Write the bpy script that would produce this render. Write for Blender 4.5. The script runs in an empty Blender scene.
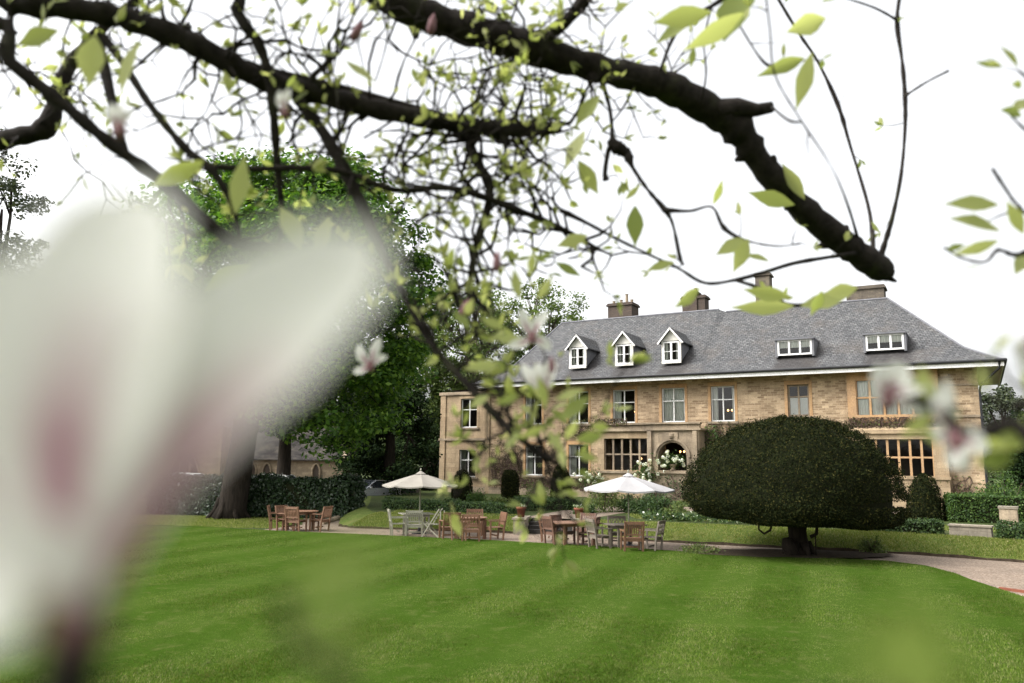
import bpy, bmesh, math, random
import numpy as np
from mathutils import Vector, Matrix
random.seed(7); RNG = np.random.default_rng(7)
S = bpy.context.scene
R = math.radians
# ------------------------------------------------------------------ camera
F = 800.0; PITCH = math.atan(122/800.0); ROLL = 0.012; EYE = 2.6
cp, sp = math.cos(PITCH), math.sin(PITCH); cr, sr = math.cos(ROLL), math.sin(ROLL)
right = Vector((1, 0, 0)); up = Vector((0, -sp, cp)); fwd = Vector((0, cp, sp))
r2 = cr*right + sr*up; u2 = -sr*right + cr*up
cam_d = bpy.data.cameras.new('camera'); cam = bpy.data.objects.new('camera', cam_d)
S.collection.objects.link(cam); S.camera = cam
M4 = Matrix((r2, u2, -fwd)).transposed().to_4x4(); M4.translation = (0, 0, EYE)
cam.matrix_world = M4
cam_d.sensor_width = 36; cam_d.lens = F*36/1024
cam_d.clip_start = 0.01; cam_d.clip_end = 2000
cam_d.dof.use_dof = True; cam_d.dof.focus_distance = 42; cam_d.dof.aperture_fstop = 2.25
# ------------------------------------------------------------------ sky, sun, exposure
SUN_EL, SUN_AZ = 48, 258            # degrees; azimuth measured clockwise from +Y
W = bpy.data.worlds.new('World'); S.world = W; W.use_nodes = True
wn = W.node_tree; wn.nodes.clear()
wo = wn.nodes.new('ShaderNodeOutputWorld'); bg = wn.nodes.new('ShaderNodeBackground')
sky = wn.nodes.new('ShaderNodeTexSky'); sky.sky_type = 'NISHITA'; sky.sun_disc = False
sky.sun_elevation = R(SUN_EL); sky.sun_rotation = R(SUN_AZ)
sky.dust_density = 6; sky.air_density = 1.2
hs = wn.nodes.new('ShaderNodeHueSaturation'); hs.inputs['Saturation'].default_value = 0.10
wn.links.new(sky.outputs[0], hs.inputs['Color']); wn.links.new(hs.outputs[0], bg.inputs[0])
bg.inputs[1].default_value = 0.15; wn.links.new(bg.outputs[0], wo.inputs[0])
sun_d = bpy.data.lights.new('sun', 'SUN'); sun = bpy.data.objects.new('sun', sun_d); S.collection.objects.link(sun)
sun_d.energy = 0.6; sun_d.angle = R(30); sun_d.color = (1, .96, .9)
sd = Vector((math.sin(R(SUN_AZ))*math.cos(R(SUN_EL)), math.cos(R(SUN_AZ))*math.cos(R(SUN_EL)), math.sin(R(SUN_EL))))
sun.rotation_euler = sd.to_track_quat('Z', 'Y').to_euler(); sun.location = (0, 0, 60)
S.view_settings.view_transform = 'Standard'; S.view_settings.look = 'None'
S.view_settings.gamma = 1; S.view_settings.use_curve_mapping = False
S.view_settings.exposure = 1.5
S.cycles.use_denoising = True
S.cycles.max_bounces = 8; S.cycles.transparent_max_bounces = 12
S.cycles.sample_clamp_indirect = 6

# ------------------------------------------------------------------ helpers
def ray(px, py):
    x, y = px-512, py-341.5
    xr = cr*x+sr*y; yr = -sr*x+cr*y
    return Vector((xr, F*cp+yr*sp, F*sp-yr*cp))
def at(px, py, Y):
    d = ray(px, py); return Vector((0, 0, EYE)) + d*(Y/d.y)
def gpt(px, py, z=0.0):
    d = ray(px, py); return Vector((0, 0, EYE)) + d*((z-EYE)/d.z)

def link(o, parent=None):
    S.collection.objects.link(o)
    if parent is not None: o.parent = parent
    return o
def tag(o, label=None, cat=None, group=None, kind=None):
    if label: o['label'] = label
    if cat: o['category'] = cat
    if group: o['group'] = group
    if kind: o['kind'] = kind
    return o
def empty(name, loc, rz=0, label=None, cat=None, group=None):
    o = bpy.data.objects.new(name, None); o.location = loc; o.rotation_euler = (0, 0, rz)
    o.empty_display_size = .3
    link(o); return tag(o, label, cat, group)

class MB:
    """collects geometry; build() links it as one mesh object"""
    def __init__(s): s.v = []; s.f = []; s.m = []; s.uv = None
    def quad(s, a, b, c, d, m=0):
        n = len(s.v); s.v += [tuple(a), tuple(b), tuple(c), tuple(d)]; s.f.append((n, n+1, n+2, n+3)); s.m.append(m)
    def poly(s, pts, m=0):
        n = len(s.v); s.v += [tuple(p) for p in pts]; s.f.append(tuple(range(n, n+len(pts)))); s.m.append(m)
    def box(s, x0, x1, y0, y1, z0, z1, m=0, mtx=None):
        n = len(s.v)
        vs = [(x0,y0,z0),(x1,y0,z0),(x1,y1,z0),(x0,y1,z0),(x0,y0,z1),(x1,y0,z1),(x1,y1,z1),(x0,y1,z1)]
        if mtx is not None: vs = [tuple(mtx @ Vector(p)) for p in vs]
        s.v += vs
        for q in ((0,3,2,1),(4,5,6,7),(0,1,5,4),(1,2,6,5),(2,3,7,6),(3,0,4,7)):
            s.f.append(tuple(n+i for i in q)); s.m.append(m)
    def bar(s, a, b, w, t, m=0, upv=(0, 0, 1)):
        a = Vector(a); b = Vector(b); d = (b-a); L = d.length; d.normalize()
        u = Vector(upv); sx = d.cross(u)
        if sx.length < 1e-4: sx = d.cross(Vector((0, 1, 0)))
        sx.normalize(); uy = sx.cross(d)
        mt = Matrix((sx, d, uy)).transposed().to_4x4(); mt.translation = a
        s.box(-w/2, w/2, 0, L, -t/2, t/2, m, mt)
    def tube(s, pts, rad, n=8, m=0, cap=True):
        pts = [Vector(p) for p in pts]
        b = len(s.v); k = len(pts)
        ref = None
        for i, p in enumerate(pts):
            d = (pts[min(i+1, k-1)]-pts[max(i-1, 0)])
            if d.length < 1e-9: d = Vector((0, 0, 1))
            d.normalize()
            if ref is None:
                ref = d.cross(Vector((0.3, 0.2, 1))); 
                if ref.length < .05: ref = d.cross(Vector((1, 0, 0)))
            ref = (ref - d*ref.dot(d)); ref.normalize(); o = d.cross(ref)
            r = rad[i] if hasattr(rad, '__len__') else rad
            for j in range(n):
                a = 2*math.pi*j/n
                s.v.append(tuple(p + (ref*math.cos(a)+o*math.sin(a))*r))
        for i in range(k-1):
            for j in range(n):
                j2 = (j+1) % n
                s.f.append((b+i*n+j, b+i*n+j2, b+(i+1)*n+j2, b+(i+1)*n+j)); s.m.append(m)
        if cap:
            s.f.append(tuple(b+j for j in reversed(range(n)))); s.m.append(m)
            s.f.append(tuple(b+(k-1)*n+j for j in range(n))); s.m.append(m)
    def lathe(s, prof, c=(0, 0, 0), n=24, m=0, caps=True):
        b = len(s.v)
        for r, z in prof:
            for j in range(n):
                a = 2*math.pi*j/n; s.v.append((c[0]+r*math.cos(a), c[1]+r*math.sin(a), c[2]+z))
        for i in range(len(prof)-1):
            for j in range(n):
                j2 = (j+1) % n
                s.f.append((b+i*n+j, b+i*n+j2, b+(i+1)*n+j2, b+(i+1)*n+j)); s.m.append(m)
        if caps:
            s.f.append(tuple(b+j for j in reversed(range(n)))); s.m.append(m)
            s.f.append(tuple(b+(len(prof)-1)*n+j for j in range(n))); s.m.append(m)
    def build(s, name, mat, parent=None, smooth=False):
        me = bpy.data.meshes.new(name); me.from_pydata(s.v, [], s.f); 
        for x in (mat if isinstance(mat, (list, tuple)) else [mat]): me.materials.append(x)
        if isinstance(mat, (list, tuple)): me.polygons.foreach_set('material_index', s.m)
        if smooth: me.polygons.foreach_set('use_smooth', [True]*len(s.f))
        me.update()
        return link(bpy.data.objects.new(name, me), parent)

def np_mesh(name, verts, k, mats, parent=None, midx=None):
    """verts (n,k,3): n separate k-gons as one mesh"""
    n = len(verts)
    me = bpy.data.meshes.new(name)
    me.vertices.add(n*k); me.vertices.foreach_set('co', np.ascontiguousarray(verts, dtype=np.float32).ravel())
    me.loops.add(n*k); me.loops.foreach_set('vertex_index', np.arange(n*k, dtype=np.int32))
    me.polygons.add(n); me.polygons.foreach_set('loop_start', np.arange(0, n*k, k, dtype=np.int32))
    me.polygons.foreach_set('loop_total', np.full(n, k, dtype=np.int32))
    for m in (mats if isinstance(mats, (list, tuple)) else [mats]): me.materials.append(m)
    if midx is not None: me.polygons.foreach_set('material_index', midx)
    me.update(calc_edges=True); me.validate()
    return link(bpy.data.objects.new(name, me), parent)
def unit(a): return a/np.maximum(np.linalg.norm(a, axis=-1, keepdims=True), 1e-9)
def leaf_quads(P, N, size, asp=.55):
    """diamond leaves at P, roughly facing N"""
    n = len(P); N = unit(N); t = unit(np.cross(N, RNG.normal(size=(n, 3)))); b = np.cross(N, t)
    s = (size*RNG.uniform(.6, 1.3, n))[:, None] if np.isscalar(size) else size[:, None]
    return np.stack([P-t*s*.5, P+b*s*asp*.5-t*s*.05, P+t*s*.5, P-b*s*asp*.5-t*s*.05], 1)

def copy_tree(o, parent=None):
    c = o.copy(); S.collection.objects.link(c); c.parent = parent
    for ch in list(o.children): copy_tree(ch, c)
    return c

# ------------------------------------------------------------------ materials
def new_mat(name):
    m = bpy.data.materials.new(name); m.use_nodes = True; nt = m.node_tree
    b = nt.nodes['Principled BSDF']; b.inputs['Roughness'].default_value = .8
    return m, nt, b
def N_(nt, t, **kw):
    n = nt.nodes.new('ShaderNode'+t)
    for k, v in kw.items(): setattr(n, k, v)
    return n
def coords(nt, scale=(1, 1, 1), out='Object', rot=(0, 0, 0)):
    tc = N_(nt, 'TexCoord'); mp = N_(nt, 'Mapping'); mp.inputs['Scale'].default_value = scale
    mp.inputs['Rotation'].default_value = rot
    nt.links.new(tc.outputs[out], mp.inputs[0]); return mp.outputs[0]
def noise(nt, vec, scale, detail=4, rough=.6):
    n = N_(nt, 'TexNoise'); n.inputs['Scale'].default_value = scale; n.inputs['Detail'].default_value = detail
    n.inputs['Roughness'].default_value = rough; nt.links.new(vec, n.inputs['Vector']); return n.outputs['Fac']
def ramp(nt, fac, stops):
    r = N_(nt, 'ValToRGB'); e = r.color_ramp.elements
    while len(e) < len(stops): e.new(.5)
    for i, (p, c) in enumerate(stops):
        e[i].position = p; e[i].color = tuple(c)+(1,) if len(c) == 3 else c
    nt.links.new(fac, r.inputs[0]); return r.outputs[0]
def mixc(nt, fac, a, b, mode='MIX'):
    m = N_(nt, 'Mix', data_type='RGBA', blend_type=mode)
    for sock, v in ((m.inputs[0], fac), (m.inputs[6], a), (m.inputs[7], b)):
        if isinstance(v, (int, float)): sock.default_value = v
        elif isinstance(v, tuple): sock.default_value = v+(1,) if len(v) == 3 else v
        else: nt.links.new(v, sock)
    return m.outputs[2]
def bump(nt, b, h, strength, dist):
    n = N_(nt, 'Bump'); n.inputs['Strength'].default_value = strength; n.inputs['Distance'].default_value = dist
    nt.links.new(h, n.inputs['Height']); nt.links.new(n.outputs[0], b.inputs['Normal'])
def math_(nt, op, a, b=None):
    n = N_(nt, 'Math', operation=op)
    for i, v in enumerate((a, b)):
        if v is None: continue
        if isinstance(v, (int, float)): n.inputs[i].default_value = v
        else: nt.links.new(v, n.inputs[i])
    return n.outputs[0]
def noise_mat(name, stops, scale, rough=.8, bstr=.3, bdist=.02, stretch=(1, 1, 1), fine=None, spec=.3):
    m, nt, b = new_mat(name); v = coords(nt, stretch)
    f = noise(nt, v, scale, 6, .65); c = ramp(nt, f, stops)
    if fine:
        f2 = noise(nt, v, fine, 3, .7); c = mixc(nt, .6, c, ramp(nt, f2, [(.3, (.55,)*3), (.7, (1.3,)*3)]), 'MULTIPLY')
        f = f2
    nt.links.new(c, b.inputs['Base Color']); b.inputs['Roughness'].default_value = rough
    b.inputs['Specular IOR Level'].default_value = spec
    if bstr: bump(nt, b, f, bstr, bdist)
    return m
def leaf_mat(name, stops, trans=.35, rough=.55, spec=.3, patch=False):
    m, nt, b = new_mat(name)
    g = N_(nt, 'NewGeometry'); c = ramp(nt, g.outputs['Random Per Island'], stops)
    if patch:
        v = coords(nt); n1 = noise(nt, v, .55, 6, .7); n2 = noise(nt, v, 3.0, 5, .75)
        c = mixc(nt, math_(nt, 'MULTIPLY', ramp(nt, n1, [(.48, (0, 0, 0)), (.68, (1, 1, 1))]), .55), c, (.026, .060, .006))
        c = mixc(nt, math_(nt, 'MULTIPLY', ramp(nt, n2, [(.50, (0, 0, 0)), (.68, (1, 1, 1))]), .75), c, (.125, .13, .046))
        c = mixc(nt, math_(nt, 'MULTIPLY', ramp(nt, noise(nt, v, 1.7, 5, .7), [(.54, (0, 0, 0)), (.68, (1, 1, 1))]), .6), c, (.022, .055, .005))
        rt = N_(nt, 'VectorRotate', rotation_type='Z_AXIS'); rt.inputs['Angle'].default_value = R(20); nt.links.new(v, rt.inputs['Vector'])
        sx = N_(nt, 'SeparateXYZ'); nt.links.new(rt.outputs[0], sx.inputs[0])
        sn = math_(nt, 'SINE', math_(nt, 'ADD', math_(nt, 'MULTIPLY', sx.outputs[0], 3.2), math_(nt, 'MULTIPLY', n1, .7)))
        c = mixc(nt, ramp(nt, math_(nt, 'ADD', math_(nt, 'MULTIPLY', sn, .5), .5), [(.32, (0, 0, 0)), (.68, (1, 1, 1))]), mixc(nt, 1.0, c, (.90, .95, .88), 'MULTIPLY'), mixc(nt, 1.0, c, (1.24, 1.24, 1.36), 'MULTIPLY'))  # stripe tones painted in: the light difference between leaning blades
    nt.links.new(c, b.inputs['Base Color']); b.inputs['Roughness'].default_value = rough
    b.inputs['Specular IOR Level'].default_value = spec
    t = N_(nt, 'BsdfTranslucent'); tc = mixc(nt, 1.0, c, (1.25, 1.32, .78), 'MULTIPLY'); nt.links.new(tc, t.inputs[0])
    mx = N_(nt, 'MixShader'); mx.inputs[0].default_value = trans
    nt.links.new(b.outputs[0], mx.inputs[1]); nt.links.new(t.outputs[0], mx.inputs[2])
    nt.links.new(mx.outputs[0], nt.nodes['Material Output'].inputs[0]); return m

def stone_mat(name, c1, c2, mort, bw, bh, weather=.5, ms=.012, dark=(.25, .2, .16)):
    """coursed stone; object X along the wall, Z up (side walls use Y)"""
    m, nt, b = new_mat(name)
    tc = N_(nt, 'TexCoord'); sx = N_(nt, 'SeparateXYZ'); nt.links.new(tc.outputs['Object'], sx.inputs[0])
    cx = N_(nt, 'CombineXYZ'); ad = math_(nt, 'ADD', sx.outputs[0], sx.outputs[1])
    nt.links.new(ad, cx.inputs[0]); nt.links.new(sx.outputs[2], cx.inputs[1])
    nz = N_(nt, 'TexNoise'); nz.inputs['Scale'].default_value = 2.5; nt.links.new(cx.outputs[0], nz.inputs['Vector'])
    wv = N_(nt, 'VectorMath', operation='MULTIPLY_ADD'); nt.links.new(nz.outputs['Color'], wv.inputs[0])
    wv.inputs[1].default_value = (.06, .05, 0); nt.links.new(cx.outputs[0], wv.inputs[2])
    br = N_(nt, 'TexBrick'); br.offset_frequency = 2; nt.links.new(wv.outputs[0], br.inputs['Vector'])
    br.inputs['Scale'].default_value = 1; br.inputs['Brick Width'].default_value = bw; br.inputs['Row Height'].default_value = bh
    br.inputs['Mortar Size'].default_value = ms; br.inputs['Bias'].default_value = 0; br.inputs['Mortar Smooth'].default_value = .3
    br.inputs['Color1'].default_value = c1+(1,); br.inputs['Color2'].default_value = c2+(1,); br.inputs['Mortar'].default_value = mort+(1,)
    f = noise(nt, tc.outputs['Object'], .7, 6, .65); f2 = noise(nt, tc.outputs['Object'], 14, 4, .7)
    c = mixc(nt, .55, br.outputs['Color'], ramp(nt, f2, [(.25, (.45,)*3), (.75, (1.5,)*3)]), 'MULTIPLY')
    st = ramp(nt, f, [(.42, (0, 0, 0)), (.72, (1, 1, 1))])
    c = mixc(nt, math_(nt, 'MULTIPLY', st, weather), c, dark)
    vs = N_(nt, 'Mapping'); vs.inputs['Scale'].default_value = (2.2, 2.2, .22); nt.links.new(tc.outputs['Object'], vs.inputs[0])
    f3 = noise(nt, vs.outputs[0], 1.3, 5, .6)
    c = mixc(nt, math_(nt, 'MULTIPLY', ramp(nt, f3, [(.5, (0, 0, 0)), (.8, (1, 1, 1))]), weather*.7), c, dark)
    nt.links.new(c, b.inputs['Base Color']); b.inputs['Roughness'].default_value = .9; b.inputs['Specular IOR Level'].default_value = .2
    bump(nt, b, math_(nt, 'ADD', br.outputs['Fac'], math_(nt, 'MULTIPLY', f2, -.8)), -.6, .03)
    return m
STONE = stone_mat('coursed_limestone', (.50, .375, .24), (.22, .15, .09), (.42, .325, .22), .38, .13, .75, .014, (.15, .105, .065))
ASHLAR = stone_mat('ashlar_limestone', (.43, .325, .205), (.32, .235, .145), (.24, .18, .12), .75, .33, .7, .008, (.17, .125, .08))
IRON = stone_mat('orange_ironstone', (.45, .28, .14), (.38, .23, .115), (.34, .21, .12), .5, .3, .3, .006)
PALE = stone_mat('weathered_stone', (.38, .30, .21), (.28, .22, .15), (.22, .17, .12), .9, .4, .85, .006, (.11, .088, .068))
GREYST = stone_mat('grey_stone', (.30, .26, .2), (.22, .19, .15), (.2, .17, .13), .5, .2, .6, .01, (.1, .09, .07))
CHROOF = noise_mat('mossy_chapel_slate', [(.3, (.022, .02, .02)), (.5, (.05, .045, .042)), (.7, (.10, .088, .07))], 1.2, .9, .6, .05, fine=9, spec=.05)
CHAPST = stone_mat('chapel_stone', (.27, .215, .145), (.18, .14, .095), (.2, .165, .12), .45, .2, .7, .01, (.09, .075, .055))
CHIMST = stone_mat('sooty_stack_stone', (.17, .14, .105), (.11, .09, .07), (.14, .12, .1), .4, .16, .8, .01, (.05, .045, .04))
BRICK = stone_mat('chimney_brick', (.10, .07, .055), (.07, .052, .042), (.11, .095, .08), .24, .08, .6, .01, (.05, .04, .035))

def slate_mat():
    m, nt, b = new_mat('roof_slate')
    tc = N_(nt, 'TexCoord'); sx = N_(nt, 'SeparateXYZ'); nt.links.new(tc.outputs['Object'], sx.inputs[0])
    g = N_(nt, 'NewGeometry'); cx = N_(nt, 'CombineXYZ')
    ad = math_(nt, 'ADD', sx.outputs[0], math_(nt, 'MULTIPLY', sx.outputs[1], .35)); nt.links.new(ad, cx.inputs[0])
    nt.links.new(math_(nt, 'MULTIPLY', sx.outputs[2], 1.45), cx.inputs[1])
    br = N_(nt, 'TexBrick'); br.offset_frequency = 2; nt.links.new(cx.outputs[0], br.inputs['Vector']); br.inputs['Scale'].default_value = 1
    br.inputs['Brick Width'].default_value = .26; br.inputs['Row Height'].default_value = .17; br.inputs['Mortar Size'].default_value = .018
    br.inputs['Color1'].default_value = (.066, .068, .071, 1); br.inputs['Color2'].default_value = (.112, .114, .115, 1)
    br.inputs['Mortar'].default_value = (.03, .029, .03, 1); br.inputs['Mortar Smooth'].default_value = .2
    f = noise(nt, tc.outputs['Object'], .5, 6, .7); f2 = noise(nt, tc.outputs['Object'], 6.5, 6, .8)
    c = mixc(nt, .75, br.outputs['Color'], ramp(nt, f2, [(.36, (.38, .38, .40)), (.5, (.95, .94, .93)), (.64, (1.9, 1.86, 1.8))]), 'MULTIPLY')
    c = mixc(nt, math_(nt, 'MULTIPLY', ramp(nt, f, [(.5, (0, 0, 0)), (.75, (1, 1, 1))]), .5), c, (.11, .09, .072))
    vs = N_(nt, 'Mapping'); vs.inputs['Scale'].default_value = (1.6, .3, .12); nt.links.new(tc.outputs['Object'], vs.inputs[0])
    c = mixc(nt, math_(nt, 'MULTIPLY', ramp(nt, noise(nt, vs.outputs[0], 1.5, 5), [(.52, (0, 0, 0)), (.75, (1, 1, 1))]), .45), c, (.06, .055, .055))
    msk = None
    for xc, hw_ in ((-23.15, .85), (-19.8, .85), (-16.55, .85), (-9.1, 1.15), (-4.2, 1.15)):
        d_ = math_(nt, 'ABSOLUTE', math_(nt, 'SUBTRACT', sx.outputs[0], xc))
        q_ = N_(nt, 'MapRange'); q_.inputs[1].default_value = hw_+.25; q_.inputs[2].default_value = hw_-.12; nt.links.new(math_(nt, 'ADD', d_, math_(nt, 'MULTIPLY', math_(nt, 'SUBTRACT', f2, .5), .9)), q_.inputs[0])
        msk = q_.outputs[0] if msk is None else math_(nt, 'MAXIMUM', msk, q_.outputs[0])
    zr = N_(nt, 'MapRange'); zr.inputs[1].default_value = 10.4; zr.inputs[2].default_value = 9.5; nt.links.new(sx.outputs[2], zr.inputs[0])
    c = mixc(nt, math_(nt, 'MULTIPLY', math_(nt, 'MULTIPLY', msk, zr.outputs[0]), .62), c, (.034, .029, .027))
    nt.links.new(c, b.inputs['Base Color']); b.inputs['Roughness'].default_value = .75; b.inputs['Specular IOR Level'].default_value = .2
    bump(nt, b, math_(nt, 'ADD', br.outputs['Fac'], math_(nt, 'MULTIPLY', f2, -.5)), -.5, .025)
    return m
SLATE = slate_mat()
LEAD = noise_mat('lead', [(.3, (.1, .1, .11)), (.7, (.17, .17, .18))], 3, .6)
DARKMETAL = noise_mat('black_iron', [(.3, (.012, .012, .014)), (.7, (.03, .03, .032))], 6, .5)
WHITE = noise_mat('white_paint', [(.3, (.70, .69, .66)), (.7, (.82, .81, .79))], 2.5, .5, .1, .005, fine=30)
CREAMW = noise_mat('cream_paint', [(.3, (.66, .63, .55)), (.7, (.76, .74, .68))], 2.5, .55, .1, .005)
CURT = noise_mat('curtain_linen', [(.3, (.68, .68, .62)), (.7, (.8, .8, .75))], 4, .9, 0)
DARKIN = noise_mat('dark_interior', [(.3, (.035, .028, .022)), (.7, (.06, .045, .035))], 1.5, .9, 0)
TERRA = noise_mat('terracotta', [(.3, (.12, .04, .022)), (.7, (.2, .07, .04))], 5, .85, .2, .01)
def glass_mat():
    m, nt, b = new_mat('window_glass'); nt.nodes.remove(b)
    t = N_(nt, 'BsdfTransparent'); t.inputs[0].default_value = (.9, .92, .9, 1)
    g = N_(nt, 'BsdfGlossy'); g.inputs['Roughness'].default_value = .03
    fr = N_(nt, 'Fresnel'); fr.inputs[0].default_value = 1.55; mx = N_(nt, 'MixShader')
    v = coords(nt); bp = N_(nt, 'Bump'); bp.inputs['Strength'].default_value = .08; bp.inputs['Distance'].default_value = .05
    nt.links.new(noise(nt, v, 2.2, 2), bp.inputs['Height']); nt.links.new(bp.outputs[0], g.inputs['Normal'])
    nt.links.new(fr.outputs[0], mx.inputs[0]); nt.links.new(t.outputs[0], mx.inputs[1]); nt.links.new(g.outputs[0], mx.inputs[2])
    nt.links.new(mx.outputs[0], nt.nodes['Material Output'].inputs[0]); return m
GLASS = glass_mat()
def lamp_mat():
    m, nt, b = new_mat('lit_lamp'); b.inputs['Base Color'].default_value = (1, .6, .25, 1)
    b.inputs['Emission Color'].default_value = (1, .5, .18, 1); b.inputs['Emission Strength'].default_value = 2.2; return m
LAMP = lamp_mat()
def wood_mat(name, c1, c2):
    m, nt, b = new_mat(name); v = coords(nt, (9, 9, 1.5))
    f = noise(nt, v, 5, 5, .6); nt.links.new(ramp(nt, f, [(.3, c1), (.7, c2)]), b.inputs['Base Color'])
    b.inputs['Roughness'].default_value = .65; bump(nt, b, f, .15, .004); return m
TEAK = wood_mat('teak', (.10, .048, .025), (.21, .107, .058))
TEAKD = wood_mat('dark_teak', (.07, .034, .022), (.15, .076, .048))
GREYW = wood_mat('weathered_teak', (.11, .088, .068), (.19, .158, .125))
PALEW = wood_mat('pale_weathered_wood', (.19, .182, .135), (.29, .28, .215))
CANVAS = noise_mat('canvas', [(.3, (.23, .21, .18)), (.7, (.285, .265, .23))], 1.5, .9, .15, .02, spec=.1)
CANVASW = noise_mat('white_canvas', [(.3, (.28, .272, .272)), (.7, (.34, .33, .33))], 1.5, .9, .15, .02, spec=.1)
BARK = noise_mat('bark', [(.3, (.012, .010, .008)), (.7, (.038, .030, .023))], 3, .95, .8, .06, (4, 4, .7), spec=.1)
BARKL = noise_mat('pale_bark', [(.3, (.07, .06, .045)), (.7, (.15, .13, .1))], 3, .95, .6, .04, (4, 4, .7), spec=.1)
def magbark():
    m, nt, b = new_mat('magnolia_bark'); v = coords(nt)
    f = noise(nt, v, 30, 6, .7); f2 = noise(nt, v, 9, 4)
    c = ramp(nt, f, [(.3, (.009, .007, .006)), (.65, (.028, .023, .020)), (.8, (.065, .058, .048))])
    c = mixc(nt, math_(nt, 'MULTIPLY', ramp(nt, f2, [(.55, (0, 0, 0)), (.7, (1, 1, 1))]), .55), c, (.042, .044, .022))
    nt.links.new(c, b.inputs['Base Color']); b.inputs['Roughness'].default_value = .95; b.inputs['Specular IOR Level'].default_value = .15
    bump(nt, b, f, .9, .008); return m
MAGBARK = magbark()
L_CHEST = leaf_mat('chestnut_leaf', [(0, (.022, .058, .008)), (.5, (.066, .145, .019)), (1, (.165, .27, .04))], .45)
L_MID = leaf_mat('spring_leaf', [(0, (.055, .085, .022)), (.5, (.09, .135, .035)), (1, (.15, .19, .06))], .4)
L_DARK = leaf_mat('evergreen_leaf', [(0, (.006, .013, .005)), (.6, (.015, .030, .010)), (1, (.034, .055, .016))], .2, .8, .08)
L_YEW = leaf_mat('yew_leaf', [(0, (.004, .0065, .002)), (.5, (.010, .0145, .004)), (.85, (.022, .026, .007)), (1, (.05, .045, .012))], .12, .8, .06)
L_BOX = leaf_mat('box_leaf', [(0, (.018, .040, .012)), (.6, (.038, .075, .018)), (1, (.08, .125, .03))], .2)
L_BRIGHT = leaf_mat('bright_hedge_leaf', [(0, (.022, .05, .010)), (.6, (.045, .092, .017)), (1, (.10, .16, .03))], .3)
L_LAUREL = leaf_mat('laurel_leaf', [(0, (.008, .018, .007)), (.7, (.02, .042, .014)), (.96, (.035, .06, .02)), (1, (.14, .16, .13))], .1, .45, .3)
L_SHRUB = leaf_mat('shrub_leaf', [(0, (.045, .075, .018)), (.6, (.10, .14, .035)), (1, (.17, .2, .06))], .3)
L_CEDAR = leaf_mat('cedar_needle', [(0, (.02, .03, .015)), (.6, (.045, .06, .028)), (1, (.08, .095, .045))], .2)
L_CREEP = leaf_mat('creeper_leaf', [(0, (.05, .05, .02)), (.6, (.09, .08, .03)), (1, (.10, .14, .03))], .3)
VINE = noise_mat('vine_stem', [(.3, (.05, .032, .024)), (.7, (.12, .08, .06))], 4, .95, 0)
FLW = leaf_mat('white_petal', [(0, (.66, .68, .58)), (1, (.84, .84, .78))], .3)
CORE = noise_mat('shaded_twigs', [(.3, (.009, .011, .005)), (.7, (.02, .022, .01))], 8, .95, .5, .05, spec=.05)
L_MAG = leaf_mat('magnolia_leaf', [(0, (.24, .28, .095)), (.5, (.38, .40, .165)), (1, (.53, .53, .28))], .64, .5, .2)
L_MAGG = leaf_mat('green_magnolia_leaf', [(0, (.18, .25, .045)), (1, (.27, .33, .10))], .62, .5, .2)

# ground materials
def lawn_mat():
    m, nt, b = new_mat('mown_lawn'); tc = N_(nt, 'TexCoord'); v = tc.outputs['Object']
    mp = N_(nt, 'Mapping'); mp.inputs['Rotation'].default_value = (0, 0, R(0)); nt.links.new(v, mp.inputs[0])
    sx = N_(nt, 'SeparateXYZ')
    # mowing stripes run away from the camera towards the terrace, slightly to the right
    rot = N_(nt, 'VectorRotate', rotation_type='Z_AXIS'); rot.inputs['Angle'].default_value = R(20); nt.links.new(v, rot.inputs['Vector'])
    nz = N_(nt, 'TexNoise'); nz.inputs['Scale'].default_value = .5; nt.links.new(v, nz.inputs['Vector'])
    nt.links.new(rot.outputs[0], sx.inputs[0])
    s = math_(nt, 'SINE', math_(nt, 'ADD', math_(nt, 'MULTIPLY', sx.outputs[0], 3.2), math_(nt, 'MULTIPLY', nz.outputs['Fac'], .7)))
    st = ramp(nt, math_(nt, 'MULTIPLY_ADD', s, .5) if False else math_(nt, 'ADD', math_(nt, 'MULTIPLY', s, .5), .5), [(.2, (0, 0, 0)), (.8, (1, 1, 1))])
    base = mixc(nt, st, (.042, .078, .010), (.052, .086, .014))  # light on the mown lean painted as two greens
    f1 = noise(nt, v, .35, 5, .6); f2 = noise(nt, v, 3.2, 6, .7); f3 = noise(nt, v, 38, 4, .8)
    base = mixc(nt, math_(nt, 'MULTIPLY', ramp(nt, f1, [(.35, (0, 0, 0)), (.7, (1, 1, 1))]), .5), base, (.028, .062, .007))
    base = mixc(nt, math_(nt, 'MULTIPLY', ramp(nt, f2, [(.52, (0, 0, 0)), (.78, (1, 1, 1))]), .7), base, (.13, .13, .048))
    base = mixc(nt, math_(nt, 'MULTIPLY', ramp(nt, noise(nt, v, 2.1, 6, .75), [(.55, (0, 0, 0)), (.7, (1, 1, 1))]), .6), base, (.021, .052, .005))
    base = mixc(nt, .8, base, ramp(nt, f3, [(.25, (.5, .5, .45)), (.5, (1, 1, 1)), (.78, (1.6, 1.5, 1.4))]), 'MULTIPLY')
    nt.links.new(base, b.inputs['Base Color']); b.inputs['Roughness'].default_value = .9; b.inputs['Specular IOR Level'].default_value = .0
    bump(nt, b, math_(nt, 'ADD', f3, math_(nt, 'MULTIPLY', f2, .6)), .7, .05); return m
LAWN = lawn_mat()
GRASS = noise_mat('rough_grass', [(.3, (.028, .045, .010)), (.55, (.048, .066, .016)), (.75, (.085, .08, .035))], 1.4, .85, .7, .08, fine=26, spec=.15)
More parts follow.
